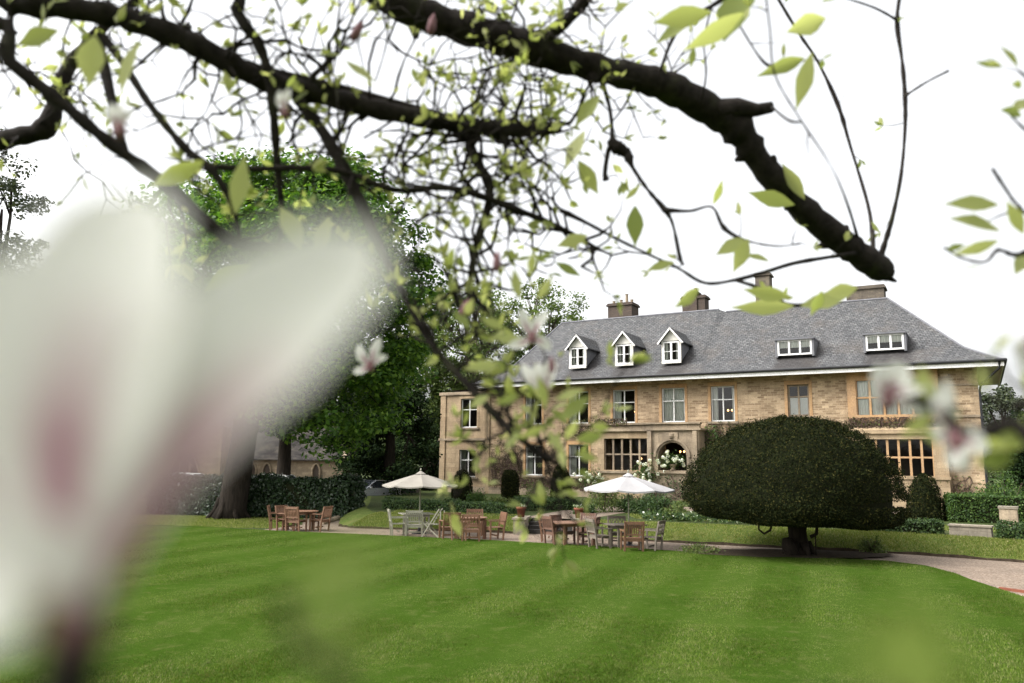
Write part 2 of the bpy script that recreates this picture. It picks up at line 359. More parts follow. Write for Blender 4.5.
BANKG = noise_mat('bank_grass', [(.28, (.05, .08, .013)), (.5, (.09, .125, .024)), (.75, (.16, .15, .055))], 2.2, .85, .8, .08, fine=22, spec=.15)
SOIL = noise_mat('dark_soil', [(.3, (.022, .016, .011)), (.7, (.06, .045, .03))], 8, .95, .6, .03, spec=.1)
def gravel_mat():
    m, nt, b = new_mat('gravel'); v = coords(nt)
    vo = N_(nt, 'TexVoronoi'); vo.inputs['Scale'].default_value = 26; nt.links.new(v, vo.inputs['Vector'])
    c = ramp(nt, vo.outputs['Color'], [(.1, (.105, .072, .049)), (.5, (.18, .134, .096)), (.9, (.275, .218, .168))])
    f = noise(nt, v, 1.1, 5, .65); c = mixc(nt, .6, c, ramp(nt, f, [(.3, (.62, .6, .58)), (.7, (1.2, 1.18, 1.15))]), 'MULTIPLY')
    nt.links.new(c, b.inputs['Base Color']); b.inputs['Roughness'].default_value = .9
    bump(nt, b, vo.outputs['Distance'], -.8, .02); return m
GRAVEL = gravel_mat()

# ================================================================== TERRAIN
def sheet(name, pts, mat, kind='structure'):
    mb = MB(); mb.poly(pts); return tag(mb.build(name, mat), kind=kind)
o = sheet('ground', [(-700, -300, -.06), (700, -300, -.06), (700, 1100, -.06), (-700, 1100, -.06)], GRASS)
o = sheet('gravel_path', [(-9.9, 29.6, -.02), (2, 24, -.02), (9, 6, -.02), (26, 2, -.02), (30, 20, -.02), (14, 30, -.02), (-2, 36, -.02), (-8, 42, -.02), (-9.2, 44, -.02), (-9.6, 38, -.02), (-8.6, 34, -.02), (-9.4, 31.5, -.02)], GRAVEL)
mb = MB(); q0 = [(-40, 42.3, -.06), (-10.2, 42.3, -.06), (-10.6, 61, -.06), (-44, 61, -.06)]; q1 = [(-39, 43.6, .36), (-11.2, 43.6, .36), (-11.6, 60, .36), (-43, 60, .36)]
mb.quad(*q1, 0)
for i in range(4): mb.quad(q0[i], q0[(i+1) % 4], q1[(i+1) % 4], q1[i], 1)
tag(mb.build('driveway', [GRAVEL, GRASS]), kind='structure')
LE = [(-45, 36.5), (-20, 33.8), (-12.1, 32.1), (-9, 30.7), (-5.8, 29.7), (-.3, 27.75), (4.1, 25.7), (5.7, 24.8), (7.2, 23.9), (9.2, 23.6), (10.6, 23.2), (11.2, 22.2), (11.15, 20.6), (10.9, 19.5), (10.6, 17.2), (10.1, 14), (9.3, 8), (9, -12), (-45, -12)]
bm = bmesh.new(); fa = bm.faces.new([bm.verts.new((x, y, .025)) for x, y in LE])
for k in range(14):
    yy = 1.0+k*.75
    bmesh.ops.bisect_plane(bm, geom=bm.verts[:]+bm.edges[:]+bm.faces[:], plane_co=(0, yy, 0), plane_no=(0, 1, 0))
bmesh.ops.triangulate(bm, faces=bm.faces[:])
def knoll(y):
    t = min(1, max(0, (9.2-y)/7.5)); return 1.0*t*t*(3-2*t)
for v in bm.verts: v.co.z += knoll(v.co.y)
be = [e for e in bm.edges if e.is_boundary]
ex = bmesh.ops.extrude_edge_only(bm, edges=be)
for v in [g for g in ex['geom'] if isinstance(g, bmesh.types.BMVert)]: v.co.z = -.055
me = bpy.data.meshes.new('lawn'); bm.to_mesh(me); bm.free(); me.materials.append(LAWN)
tag(link(bpy.data.objects.new('lawn', me)), kind='structure')
# short blades standing on the lawn
LPOLY = np.array(LE)
def in_poly(x, y, poly):
    ins = np.zeros(len(x), bool); j = len(poly)-1
    for i in range(len(poly)):
        xi, yi = poly[i]; xj, yj = poly[j]
        c_ = ((yi > y) != (yj > y)) & (x < (xj-xi)*(y-yi)/(yj-yi+1e-12)+xi); ins ^= c_; j = i
    return ins
k = 560000; y = 9.0+25.5*RNG.uniform(0, 1, k)**1.5; x = RNG.uniform(-.74, .74, k)*(y+1.5)
x += .25*np.sin(y*2.1)+.12*RNG.normal(size=k); m_ = in_poly(x, y, LPOLY); x, y = x[m_], y[m_]; k = len(x)
hh_ = RNG.uniform(.012, .03, k)*(1+.5*np.sin(x*1.3+np.sin(y*.9)*2)); z = .02+np.array([knoll(v) for v in y]); an = RNG.uniform(0, 2*math.pi, k); wd = RNG.uniform(.005, .010, k)
B = np.stack([x, y, z], 1); sd3 = np.stack([np.cos(an)*wd, np.sin(an)*wd, np.zeros(k)], 1)
# mown in stripes: neighbouring stripes lean opposite ways along the mowing direction
xs_ = x*math.cos(R(20))-y*math.sin(R(20)); sg = np.clip(2.5*np.sin(xs_*3.2+.35), -1, 1)
T = B+np.stack([math.sin(R(20))*sg*.24*hh_+RNG.normal(size=k)*.01, math.cos(R(20))*sg*.24*hh_+RNG.normal(size=k)*.01, hh_], 1)
L_GRASS = leaf_mat('grass_blade', [(0, (.045, .078, .007)), (.5, (.078, .122, .013)), (.82, (.115, .148, .030)), (1, (.18, .165, .08))], .3, .8, .1, True)
tag(np_mesh('grass', np.stack([B-sd3, B+sd3, T], 1), 3, L_GRASS), 'short mown grass blades of the striped lawn', 'grass', kind='stuff')
# terrace with its grass bank
TZ = .5
toe = [(-11.5, 62), (-9.2, 48), (-8.3, 41.5), (-7.6, 36.5), (-7.0, 33.4), (-6.2, 32.6), (-3.1, 31.9), (-.8, 31.4), (2.5, 29.9), (6.1, 27.9), (9.7, 26.4), (12.1, 25.4), (14.7, 23.4), (22, 17), (34, 6)]
top = [(-10.5, 62), (-8.2, 48), (-7.3, 42.5), (-6.6, 37.6), (-5.9, 35.0), (-5.3, 34.0), (-2.75, 33.1), (-.4, 32.7), (2.9, 31.4), (6.75, 29.7), (10.35, 28.1), (12.75, 26.9), (15.5, 24.6), (23, 18), (35, 7)]
mb = MB()
def interp(a, b, t): return tuple(a[i]*(1-t)+b[i]*t for i in range(2))
fine = []
for i in range(len(toe)-1):
    k = 10 if i > 2 else 4
    for j in range(k): fine.append((interp(toe[i], toe[i+1], j/k), interp(top[i], top[i+1], j/k)))
fine.append((toe[-1], top[-1]))
rows = [(0.0, -.03), (.02, .06), (.25, .24), (.55, .40), (.85, .49), (1.0, TZ)]
for i in range(len(fine)-1):
    if .55 < (fine[i][0][0]+fine[i+1][0][0])/2 < 2.35: continue          # the steps stand in this gap
    for j in range(len(rows)-1):
        def P(i, r):
            q = interp(fine[i][0], fine[i][1], r[0]); w = .05*math.sin(i*1.7+r[0]*5)+.04*math.sin(i*.61)
            return (q[0], q[1]+(.5*w if r[0] < 1 else 0), r[1]+(.3*w if 0 < r[0] < 1 else 0))
        mb.quad(P(i, rows[j]), P(i+1, rows[j]), P(i+1, rows[j+1]), P(i, rows[j+1]), 1 if j == 0 else 0)
tag(mb.build('grass_bank', [BANKG, SOIL]), kind='structure')
BB, TT = [], []
RW = np.array(rows); FA = np.array([f[0] for f in fine]); FB = np.array([f[1] for f in fine])
k = 90000; i = RNG.integers(30, len(fine)-1, k); f_ = RNG.uniform(0, 1, k)[:, None]; u_ = RNG.uniform(.03, 1.05, k)
a_ = FA[i]*(1-f_)+FA[i+1]*f_; b_ = FB[i]*(1-f_)+FB[i+1]*f_; xy = a_*(1-u_[:, None])+b_*u_[:, None]; zz = np.interp(u_, RW[:, 0], RW[:, 1])-.01
ok = ~((xy[:, 0] > .6) & (xy[:, 0] < 2.6)); xy = xy[ok]; zz = zz[ok]; k = len(xy)
# rough grass in the shade of the chestnut and on the terrace edge
k2 = 60000; x2 = RNG.uniform(-26, -9.2, k2); y2 = RNG.uniform(32.5, 39, k2); k3 = 40000; x3 = RNG.uniform(-5, 20, k3); y3 = 33.2-.19*x3-.012*x3**2+RNG.uniform(0, 3.2, k3)+.3
ok3 = ~((x3 > .3) & (x3 < 5)); x3, y3 = x3[ok3], y3[ok3]
xy = np.concatenate([xy, np.stack([x2, y2], 1), np.stack([x3, y3], 1)]); zz = np.concatenate([zz, np.full(len(x2), -.065), np.full(len(x3), TZ-.01)]); k = len(xy)
an = RNG.uniform(0, 6.283, k); wd = RNG.uniform(.006, .014, k); hh_ = RNG.uniform(.03, .085, k)
B = np.column_stack([xy, zz]); sd3 = np.stack([np.cos(an)*wd, np.sin(an)*wd, np.zeros(k)], 1); T = B+np.stack([RNG.normal(size=k)*.025, RNG.normal(size=k)*.025, hh_], 1)
L_ROUGH = leaf_mat('rough_grass_blade', [(0, (.075, .115, .016)), (.5, (.15, .195, .036)), (.8, (.23, .245, .075)), (1, (.38, .33, .17))], .3, .8, .1)
tag(np_mesh('rough_grass', np.stack([B-sd3, B+sd3, T], 1), 3, L_ROUGH), 'longer rough grass on the bank and under the trees', 'grass', kind='stuff')
sheet('terrace', [(p[1][0], p[1][1], TZ) for p in fine]+[(60, 40, TZ), (60, 64, TZ), (-10.5, 64, TZ)], GRASS)
# gravel walk on the terrace from the steps to the house
sheet('terrace_path', [(.55, 32.3, TZ+.006), (2.9, 31.5, TZ+.006), (6.2, 38.6, TZ+.006), (24, 37.5, TZ+.006), (24.5, 39.4, TZ+.006), (6, 42, TZ+.006), (3.4, 40, TZ+.006)], GRAVEL)

# ================================================================== HOUSE
A = R(-30.1); HO = at(984.5, 470, 42.0); HO.z = 0
house = empty('country_house', HO, A, 'long golden limestone country house with a grey slate hipped roof and dormers', 'house')
UR = Vector((math.cos(A), math.sin(A), 0)); UB = Vector((-math.sin(A), math.cos(A), 0))
def hw(x, y, z): return HO + UR*x + UB*y + Vector((0, 0, z))     # house local -> world

def panel(mb, x0, x1, z0, z1, y, holes, reveal=.22, m=0):
    xs = sorted({x0, x1, *[min(max(h[k], x0), x1) for h in holes for k in (0, 1)]})
    zs = sorted({z0, z1, *[min(max(h[k], z0), z1) for h in holes for k in (2, 3)]})
    for i in range(len(xs)-1):
        for j in range(len(zs)-1):
            cx, cz = (xs[i]+xs[i+1])/2, (zs[j]+zs[j+1])/2
            if any(h[0] < cx < h[1] and h[2] < cz < h[3] for h in holes): continue
            mb.quad((xs[i], y, zs[j]), (xs[i+1], y, zs[j]), (xs[i+1], y, zs[j+1]), (xs[i], y, zs[j+1]), m)
    for a, b, c, d in holes:
        y2 = y+reveal
        mb.quad((a, y, c), (a, y2, c), (a, y2, d), (a, y, d), m); mb.quad((b, y2, c), (b, y, c), (b, y, d), (b, y2, d), m)
        mb.quad((a, y, d), (a, y2, d), (b, y2, d), (b, y, d), m); mb.quad((a, y2, c), (a, y, c), (b, y, c), (b, y2, c), m)

# openings (x0, x1, z0, z1)
FFW = [(-27.3, -26.0), (-23.95, -22.5), (-20.75, -19.2), (-17.4, -15.9), (-14.25, -12.8)]
FF = [(a, b, 5.28, 7.44) for a, b in FFW]
BLIND = (-9.7, -8.5, 5.5, 7.36)
GF = [(-27.25, -25.9, 1.82, 3.85), (-23.95, -22.5, 1.82, 3.9)]
WW = [(-32.65, -31.25, 5.12, 7.22), (-32.7, -31.3, 1.6, 3.55)]
PB = (-5.95, -2.4, 5.5, 7.42)
RB = (-5.6, -2.28, 2.2, 4.15)
BW = (-20.95, -18.0, 2.27, 4.25)
ARCH = (-17.25, -15.45, 2.3, 3.1)   # spring line 3.1, radius .9
mb = MB(); panel(mb, -30.2, 0, .35, 8.12, 0, FF+[BLIND]+GF+[PB, RB, BW, (ARCH[0], ARCH[1], ARCH[2], 4.0)])
mb.quad((0, 0, .35), (-.4, 11, .35), (-.4, 11, 8.12), (0, 0, 8.12)); mb.quad((-.4, 11, .35), (-34.4, 11, .35), (-34.4, 11, 8.12), (-.4, 11, 8.12))
mb.build('wall', STONE, house)
mb = MB(); panel(mb, -33.95, -30.25, .35, 7.5, -.02, WW); mb.quad((-34.4, 0, .35), (-34.4, 0, 7.5), (-34.4, 11, 7.5), (-34.4, 11, .35))
mb.box(-34.4, -33.95, -.1, .3, .35, 7.5); mb.box(-30.45, -30.15, -.09, .2, .35, 8.05)
w = mb.build('wing_wall', ASHLAR, house)
mb = MB(); mb.box(-34.5, -30.45, -.16, .3, 7.5, 7.72); mb.box(-34.5, -30.46, -.13, .1, 4.2, 4.36); mb.box(-1.8, .06, -.06, .1, 5.3, 5.42); mb.box(-1.82, .05, -.05, .1, 6.98, 7.08)
mb.box(-34.5, .06, -.08, .1, .35, .95)
mb.build('string_course', PALE, house)
# flat roof of wing + dark room behind the windows
mb = MB(); mb.quad((-34.4, .3, 7.6), (-30, .3, 7.6), (-30, 11, 7.6), (-34.4, 11, 7.6)); mb.build('wing_roof', LEAD, house)
mb = MB(); mb.quad((-34.2, 1.9, .4), (-.2, 1.9, .4), (-.2, 1.9, 8.0), (-34.2, 1.9, 8.0))
for z in (4.55, .9, 7.9): mb.quad((-34.2, .25, z), (-.2, .25, z), (-.2, 1.9, z), (-34.2, 1.9, z))
for x in (-30.3, -24.9, -21.6, -18.2, -15.0, -11, -7.2, -.4): mb.quad((x, .25, .9), (x, 1.9, .9), (x, 1.9, 7.9), (x, .25, 7.9))
mb.build('interior', DARKIN, house)

def curtain(parent, x0, x1, z0, z1, y):
    mb = MB(); n = max(4, int((x1-x0)/.05))
    for i in range(n):
        a, b = x0+(x1-x0)*i/n, x0+(x1-x0)*(i+1)/n
        ya, yb = y+.035*math.sin(i*2.0), y+.035*math.sin((i+1)*2.0)
        mb.quad((a, ya, z0), (b, yb, z0), (b, yb, z1), (a, ya, z1))
    mb.build('curtain', CURT, parent, True)
def window(x0, x1, z0, z1, y, cols=2, transoms=(.62,), mat=WHITE, fw=.07, curt='sides', surround=IRON, sill=True, depth=.12, name='window', bars=None, sw=.17):
    mb = MB(); d = depth
    mb.box(x0, x0+fw, y, y+.07, z0, z1); mb.box(x1-fw, x1, y, y+.07, z0, z1)
    mb.box(x0+fw, x1-fw, y+.003, y+.067, z1-fw, z1); mb.box(x0+fw, x1-fw, y-.003, y+.067, z0, z0+fw*1.2)
    for i in range(1, cols):
        xm = x0+(x1-x0)*i/cols; mb.box(xm-fw*.5, xm+fw*.5, y-.006, y+.064, z0+fw*1.2, z1-fw)
    zt = [z0+(z1-z0)*t for t in transoms]
    for z in zt:
        for i in range(cols):
            a = x0+(x1-x0)*i/cols+(fw if i == 0 else fw*.5); b = x0+(x1-x0)*(i+1)/cols-(fw if i == cols-1 else fw*.5)
            mb.box(a, b, y+.001, y+.06, z-fw*.4, z+fw*.4)
    wo_ = mb.build(name, mat, house)
    g = MB(); g.quad((x0+.02, y+.03, z0+.02), (x1-.02, y+.03, z0+.02), (x1-.02, y+.03, z1-.02), (x0+.02, y+.03, z1-.02)); g.build('pane', GLASS, wo_)
    wd = x1-x0
    if curt == 'sides':
        curtain(wo_, x0-.05, x0+wd*.24, z0-.1, z1, y+.22); curtain(wo_, x1-wd*.16, x1+.05, z0-.1, z1, y+.22)
    elif curt == 'left': curtain(wo_, x0-.05, x0+wd*.3, z0-.1, z1, y+.22)
    elif curt == 'full': curtain(wo_, x0-.05, x1+.05, z0-.1, z1, y+.22)
    elif curt == 'blind':
        q = MB(); q.quad((x0, y+.1, z0+(z1-z0)*.55), (x1, y+.1, z0+(z1-z0)*.55), (x1, y+.1, z1), (x0, y+.1, z1)); q.build('blind', CURT, wo_)
    if surround:
        q = MB(); yy = y-depth
        q.box(x0-sw, x0, yy-.03, yy+.1, z0, z1); q.box(x1, x1+sw, yy-.03, yy+.1, z0, z1); q.box(x0-sw, x1+sw, yy-.035, yy+.1, z1, z1+.24)
        q.build('surround', surround, wo_)
    if sill:
        q = MB(); yy = y-depth; q.box(x0-sw-.05, x1+sw+.05, yy-.11, y, z0-.13, z0); q.build('sill', PALE if surround is not WHITE else WHITE, wo_)
    return wo_
kinds = ['sides', 'left', 'left', 'full', 'sides']
for h, c in zip(FF, kinds): window(*h, .12, curt=c)
window(*BLIND, .12, mat=PALE, curt='none', transoms=(.62,), fw=.1)
q = MB(); q.quad((BLIND[0], .2, BLIND[2]), (BLIND[1], .2, BLIND[2]), (BLIND[1], .2, BLIND[2]+1.1), (BLIND[0], .2, BLIND[2]+1.1)); q.build('blind', WHITE, house)
for h in GF: window(*h, .12, curt='left')
window(*WW[0], .1, curt='none', surround=ASHLAR); window(*WW[1], .1, curt='left', surround=ASHLAR)
for k, (x, y_, z) in enumerate(((-19.55, .9, 6.05), (-13.2, .9, 6.0), (-13.45, .9, 6.0), (-18.9, .2, 3.0), (-18.95, .2, 2.55), (-16.1, .3, 3.45), (-16.35, .3, 3.45))):
    q = MB(); q.lathe([(.01, -.06), (.055, -.02), (.06, .03), (.01, .08)], (x, y_, z), 10); q.build('lamp', LAMP, house, True)

# projecting first-floor block and big mullioned bay at the right end
def mullioned(x0, x1, z0, z1, y, cols, rows, mat, depth=.16, b=.12, curt=None):
    mb = MB()
    for i in range(cols+1):
        xm = x0+(x1-x0)*i/cols; mb.box(xm-b/2, xm+b/2, y, y+.14, z0-.01, z1+.01)
    for j in range(1, rows):
        zm = z0+(z1-z0)*j/rows
        for i in range(cols):
            mb.box(x0+(x1-x0)*i/cols+b/2, x0+(x1-x0)*(i+1)/cols-b/2, y+.004, y+.13, zm-b*.4, zm+b*.4)
    w = mb.build('window', mat, house)
    for i in range(cols):
        a, c = x0+(x1-x0)*i/cols+b/2, x0+(x1-x0)*(i+1)/cols-b/2
        g = MB(); g.quad((a, y+.08, z0), (c, y+.08, z0), (c, y+.08, z1), (a, y+.08, z1)); g.build('pane', GLASS, w)
    if curt == 'blinds':
        for i in range(cols):
            if i != 4: curtain(w, x0+(x1-x0)*i/cols+.08, x0+(x1-x0)*(i+1)/cols-.08, z0, z1, y+.16)
    return w
mb = MB(); panel(mb, -6.4, -1.85, 5.05, 8.1, -.3, [PB], .3)
mb.quad((-6.4, 0, 5.05), (-6.4, -.3, 5.05), (-6.4, -.3, 8.1), (-6.4, 0, 8.1)); mb.quad((-1.85, -.3, 5.05), (-1.85, 0, 5.05), (-1.85, 0, 8.1), (-1.85, -.3, 8.1))
mb.build('upper_bay', IRON, house)
mullioned(*PB, -.22, 5, 2, IRON, curt='blinds')
mb = MB(); panel(mb, -6.3, -1.6, .35, 4.45, -.5, [RB], .5)
mb.quad((-6.3, 0, .35), (-6.3, -.5, .35), (-6.3, -.5, 4.45), (-6.3, 0, 4.45)); mb.quad((-1.6, -.5, .35), (-1.6, 0, .35), (-1.6, 0, 4.45), (-1.6, -.5, 4.45))
mb.box(-6.4, -1.5, -.62, -.003, 4.45, 4.62); mb.box(-6.36, -1.54, -.58, -.45, 2.02, 2.18); mb.box(-6.42, -1.48, -.62, -.45, .35, 1.0)
mb.quad((-6.35, -.55, 4.63), (-1.55, -.55, 4.63), (-1.85, -.02, 5.25), (-6.4, -.02, 5.25))
mb.build('right_bay', ASHLAR, house)
mullioned(*RB, -.4, 6, 2, IRON)
# centre bay with porch arch and parapet
mb = MB(); panel(mb, -21.4, -17.9, .35, 4.7, -1.0, [BW], .3)
mb.quad((-21.4, 0, .35), (-21.4, -1, .35), (-21.4, -1, 4.7), (-21.4, 0, 4.7))
mb.build('centre_bay', ASHLAR, house)
mb = MB(); mb.box(-21.55, -17.9, -1.16, .02, 4.7, 4.86); mb.box(-21.5, -17.9, -1.06, -.8, 4.86, 5.1); mb.box(-21.58, -17.9, -1.18, -.72, 5.1, 5.2)
mb.box(-18.0, -14.5, -1.42, .02, 4.72, 4.84); mb.box(-17.95, -14.6, -1.32, -1.05, 4.84, 5.1); mb.box(-18.02, -14.52, -1.44, -1.0, 5.1, 5.19)
mb.box(-21.5, -17.92, -1.1, -.95, 2.08, 2.22)
mb.build('parapet', PALE, house)
mullioned(*BW, -.9, 5, 2, PALE)
mb = MB(); q = MB(); g = MB(); g.quad((-21.3, .9, 1), (-18, .9, 1), (-18, .9, 4.6), (-21.3, .9, 4.6)); g.build('bay_interior', DARKIN, house)
yA = -1.28; ax0, ax1, az0, azs = ARCH; cxA = (ax0+ax1)/2; rA = (ax1-ax0)/2; n = 16
arc = [(cxA-rA*math.cos(math.pi*i/n), azs+rA*math.sin(math.pi*i/n)) for i in range(n+1)]
panel(mb, -17.95, ax0, .35, 4.72, yA, []); panel(mb, ax1, -14.65, .35, 4.72, yA, []); panel(mb, ax0, ax1, .35, az0, yA, [])
for i in range(n):
    (a, za), (b, zb) = arc[i], arc[i+1]
    mb.quad((a, yA, za), (b, yA, zb), (b, yA, 4.72), (a, yA, 4.72)); mb.quad((a, yA, za), (a, yA+.5, za), (b, yA+.5, zb), (b, yA, zb))
for x in (ax0, ax1): mb.quad((x, yA, az0), (x, yA+.5, az0), (x, yA+.5, azs), (x, yA, azs))
mb.quad((ax0, yA, az0), (ax1, yA, az0), (ax1, yA+.5, az0), (ax0, yA+.5, az0))
mb.quad((-17.95, 0, .35), (-17.95, yA, .35), (-17.95, yA, 4.72), (-17.95, 0, 4.72)); mb.quad((-14.65, yA, .35), (-14.65, 0, .35), (-14.65, 0, 4.72), (-14.65, yA, 4.72))
porch = mb.build('porch', PALE, house)
mb = MB()
for i in range(n):       # hood mould
    a0, a1 = math.pi*i/n, math.pi*(i+1)/n
    P_ = lambda a, r, y: (cxA-r*math.cos(a), y, azs+r*math.sin(a))
    ro, ri = rA+.26, rA+.12
    mb.quad(P_(a0, ri, yA-.1), P_(a1, ri, yA-.1), P_(a1, ro, yA-.1), P_(a0, ro, yA-.1)); mb.quad(P_(a0, ro, yA-.1), P_(a1, ro, yA-.1), P_(a1, ro, yA), P_(a0, ro, yA)); mb.quad(P_(a0, ri, yA), P_(a1, ri, yA), P_(a1, ri, yA-.1), P_(a0, ri, yA-.1))
for x in (-17.75, -14.88): mb.box(x-.13, x+.13, yA-.16, yA-.002, 2.1, 4.68)
mb.box(-17.6, -15.1, yA-.14, yA-.002, 2.12, 2.24); mb.box(cxA-.4, cxA+.4, yA-.07, yA-.002, 4.2, 4.6)
mb.lathe([(.02, -.02), (.12, .0), (.15, .12), (.12, .26), (.02, .3)], (cxA, yA-.1, 4.25), 10)
mb.build('arch_moulding', PALE, porch)

# roof
def roof():
    mb = MB(); ez, bz, rz = 8.15, 9.12, 13.08
    X0, X1 = -31.0, 1.2
    def ring(off, z): return [(X0+off, -1.0+off, z), (X1-off, -1.0+off, z), (X1-off, 12.0-off, z), (X0+off, 12.0-off, z)]
    e, e2, b = ring(0, ez), ring(.8, ez+.42), ring(1.75, bz)
    rl, rr = (-27.2, 5.5, rz+.2), (-4.5, 5.5, rz)
    for lo, hi in ((e, e2), (e2, b)):
        for i in range(4): j = (i+1) % 4; mb.quad(lo[i], lo[j], hi[j], hi[i])
    # front and back slopes with the small step in the ridge
    m1, m2 = (-15.1, 5.5, rz+.2), (-14.6, 5.5, rz)
    f1, f2 = (-15.1, b[0][1], bz), (-14.6, b[0][1], bz)
    mb.poly([b[0], f1, m1, rl]); mb.poly([f1, f2, m2, m1]); mb.poly([f2, b[1], rr, m2])
    mb.poly([b[1], b[2], rr]); mb.poly([b[2], b[3], rl, m1, m2, rr]); mb.poly([b[3], b[0], rl])
    r = mb.build('roof', SLATE, house)
    q = MB()
    q.tube([rl, m1], .09, 6); q.tube([m2, rr], .09, 6)
    for a, c, d in ((rl, b[0], e[0]), (rr, b[1], e[1])): q.tube([a, c, e2[0] if c is b[0] else e2[1], d], .07, 6)
    q.build('ridge_tiles', LEAD, r)
    # fascia, gutter, soffit
    q = MB(); q.box(X0-.02, X1+.02, -1.02, -.96, 7.84, 8.13); q.box(X1-.04, X1+.02, -.95, 12, 7.84, 8.13); q.box(X0-.02, X0+.04, -.95, 12, 7.84, 8.13); q.build('fascia', WHITE, r)
    q = MB(); q.box(X0, X1, -.95, 12, 8.03, 8.06); q.build('soffit', CREAMW, r)
    q = MB(); q.tube([(X0, -1.09, 8.14), (X1+.1, -1.09, 8.14)], .085, 8); q.tube([(X1+.09, -1.09, 8.14), (X1+.09, 12, 8.14)], .085, 8); q.build('gutter', DARKMETAL, r)
    return r
rf = roof()
mb = MB(); mb.tube([(1.02, -1.05, 8.1), (1.0, -.95, 7.75), (.12, -.2, 6.95), (.06, -.12, 6.7), (.06, -.12, .5)], .06, 8); mb.tube([(.06, -.12, 5.2), (.06, -.12, 5.32)], .085, 8); mb.tube([(.06, -.12, 2.6), (.06, -.12, 2.72)], .085, 8)
mb.build('downpipe', DARKMETAL, house)
def roof_y(z): return .75+(z-9.12)*(5.5-.75)/(13.08-9.12) if z > 9.12 else -1+(z-8.15)*1.75/.97
# gabled dormers
for xc in (-23.4, -20.03, -16.8):
    y0 = .25; zb, zt, w = 9.12, 10.5, .64
    d = MB(); d.box(xc-w, xc-w+.1, y0, y0+.1, zb, zt); d.box(xc+w-.1, xc+w, y0, y0+.1, zb, zt); d.poly([(xc-w-.02, y0+.03, zt), (xc+w+.02, y0+.03, zt), (xc, y0+.03, zt+.72)])
    d.box(xc-w, xc+w, y0-.05, y0+.1, zb-.08, zb+.06)
    dm = d.build('dormer', CREAMW, house)
    d = MB()
    for s in (-1, 1): d = MB(); d.poly([(xc+s*w, y0+.05, zb), (xc+s*w, roof_y(zt)+.1, zt-.02), (xc+s*w, y0+.05, zt)]); d.build('cheek', LEAD, dm)
    d = MB(); yb = roof_y(zt+.8)+.2
    for s in (-1, 1):
        a = (xc+s*(w+.17), y0-.2, zt-.17); b_ = (xc, y0-.2, zt+.8); c = (xc, yb, zt+.8); e_ = (xc+s*(w+.2), roof_y(zt-.17)+.1, zt-.17)
        d.quad(a, b_, c, e_); d.quad(*[(p[0], p[1], p[2]+.05) for p in (a, b_, c, e_)]); 
    d.build('dormer_roof', SLATE, dm)
    d = MB()
    for s in (-1, 1): d.bar((xc+s*(w+.22), y0-.22, zt-.22), (xc, y0-.22, zt+.80), .06, .17, 0, (0, -1, 0)) if False else d.bar((xc+s*(w+.2), y0-.23, zt-.21), (xc-s*.02, y0-.23, zt+.80), .1, .05, 0, (0, 1, 0))
    d.build('bargeboard', WHITE, dm)
    d = MB(); x0, x1 = xc-w+.1, xc+w-.1
    d.box(x0, x0+.09, y0-.02, y0+.05, zb+.05, zt-.05); d.box(x1-.09, x1, y0-.02, y0+.05, zb+.05, zt-.05); d.box(xc-.07, xc+.07, y0-.03, y0+.05, zb+.05, zt-.05); d.box(x0, x1, y0-.025, y0+.045, zb+.05, zb+.14); d.box(x0, x1, y0-.025, y0+.045, zt-.14, zt-.05); d.box(x0+.09, x1-.09, y0, y0+.03, (zb+zt)/2-.02, (zb+zt)/2+.02)
    wi = d.build('window_frame', WHITE, dm)
    d = MB(); d.quad((x0, y0+.02, zb+.1), (x1, y0+.02, zb+.1), (x1, y0+.02, zt-.1), (x0, y0+.02, zt-.1)); d.build('pane', GLASS, dm)
    d = MB(); d.quad((x0, y0+.45, zb+.3), (x1, y0+.45, zb+.3), (x1, y0+.45, zt), (x0, y0+.45, zt)); d.build('room', DARKIN, dm)
    for s in (-1, 1):
        curtain(dm, xc+s*.42-.16, xc+s*.42+.16, zb+.1, zt-.05, y0+.2)
# flat-topped three-light dormers
for xc in (-9.25, -4.38):
    y0 = .3; zb, zt, w = 9.15, 10.05, .98
    d = MB(); d.box(xc-w, xc+w, y0, y0+.08, zb, zb+.1); d.box(xc-w, xc+w, y0, y0+.08, zt-.08, zt)
    for i in range(4): xm = xc-w+.05+(2*w-.1)*i/3; d.box(xm-.055, xm+.055, y0-.01, y0+.07, zb+.1, zt-.08)
    dm = d.build('dormer', WHITE, house)
    d = MB(); d.box(xc-w-.15, xc+w+.15, y0-.12, roof_y(zt+.1)+.2, zt+.003, zt+.1); d.build('dormer_roof', LEAD, dm)
    d = MB()
    for s in (-1, 1): d = MB(); d.box(xc+s*(w+.06)-.06, xc+s*(w+.06)+.06, y0-.02, roof_y(zt)+.1, zb-.1, zt); d.build('cheek', LEAD, dm)
    d = MB(); d.quad((xc-w, y0+.04, zb), (xc+w, y0+.04, zb), (xc+w, y0+.04, zt), (xc-w, y0+.04, zt)); d.build('pane', GLASS, dm)
    d = MB(); d.quad((xc-w, y0+.5, zb+.35), (xc+w, y0+.5, zb+.35), (xc+w, y0+.5, zt), (xc-w, y0+.5, zt)); d.build('room', DARKIN, dm)
    curtain(dm, xc-w, xc+w, zb+.45, zt, y0+.14)
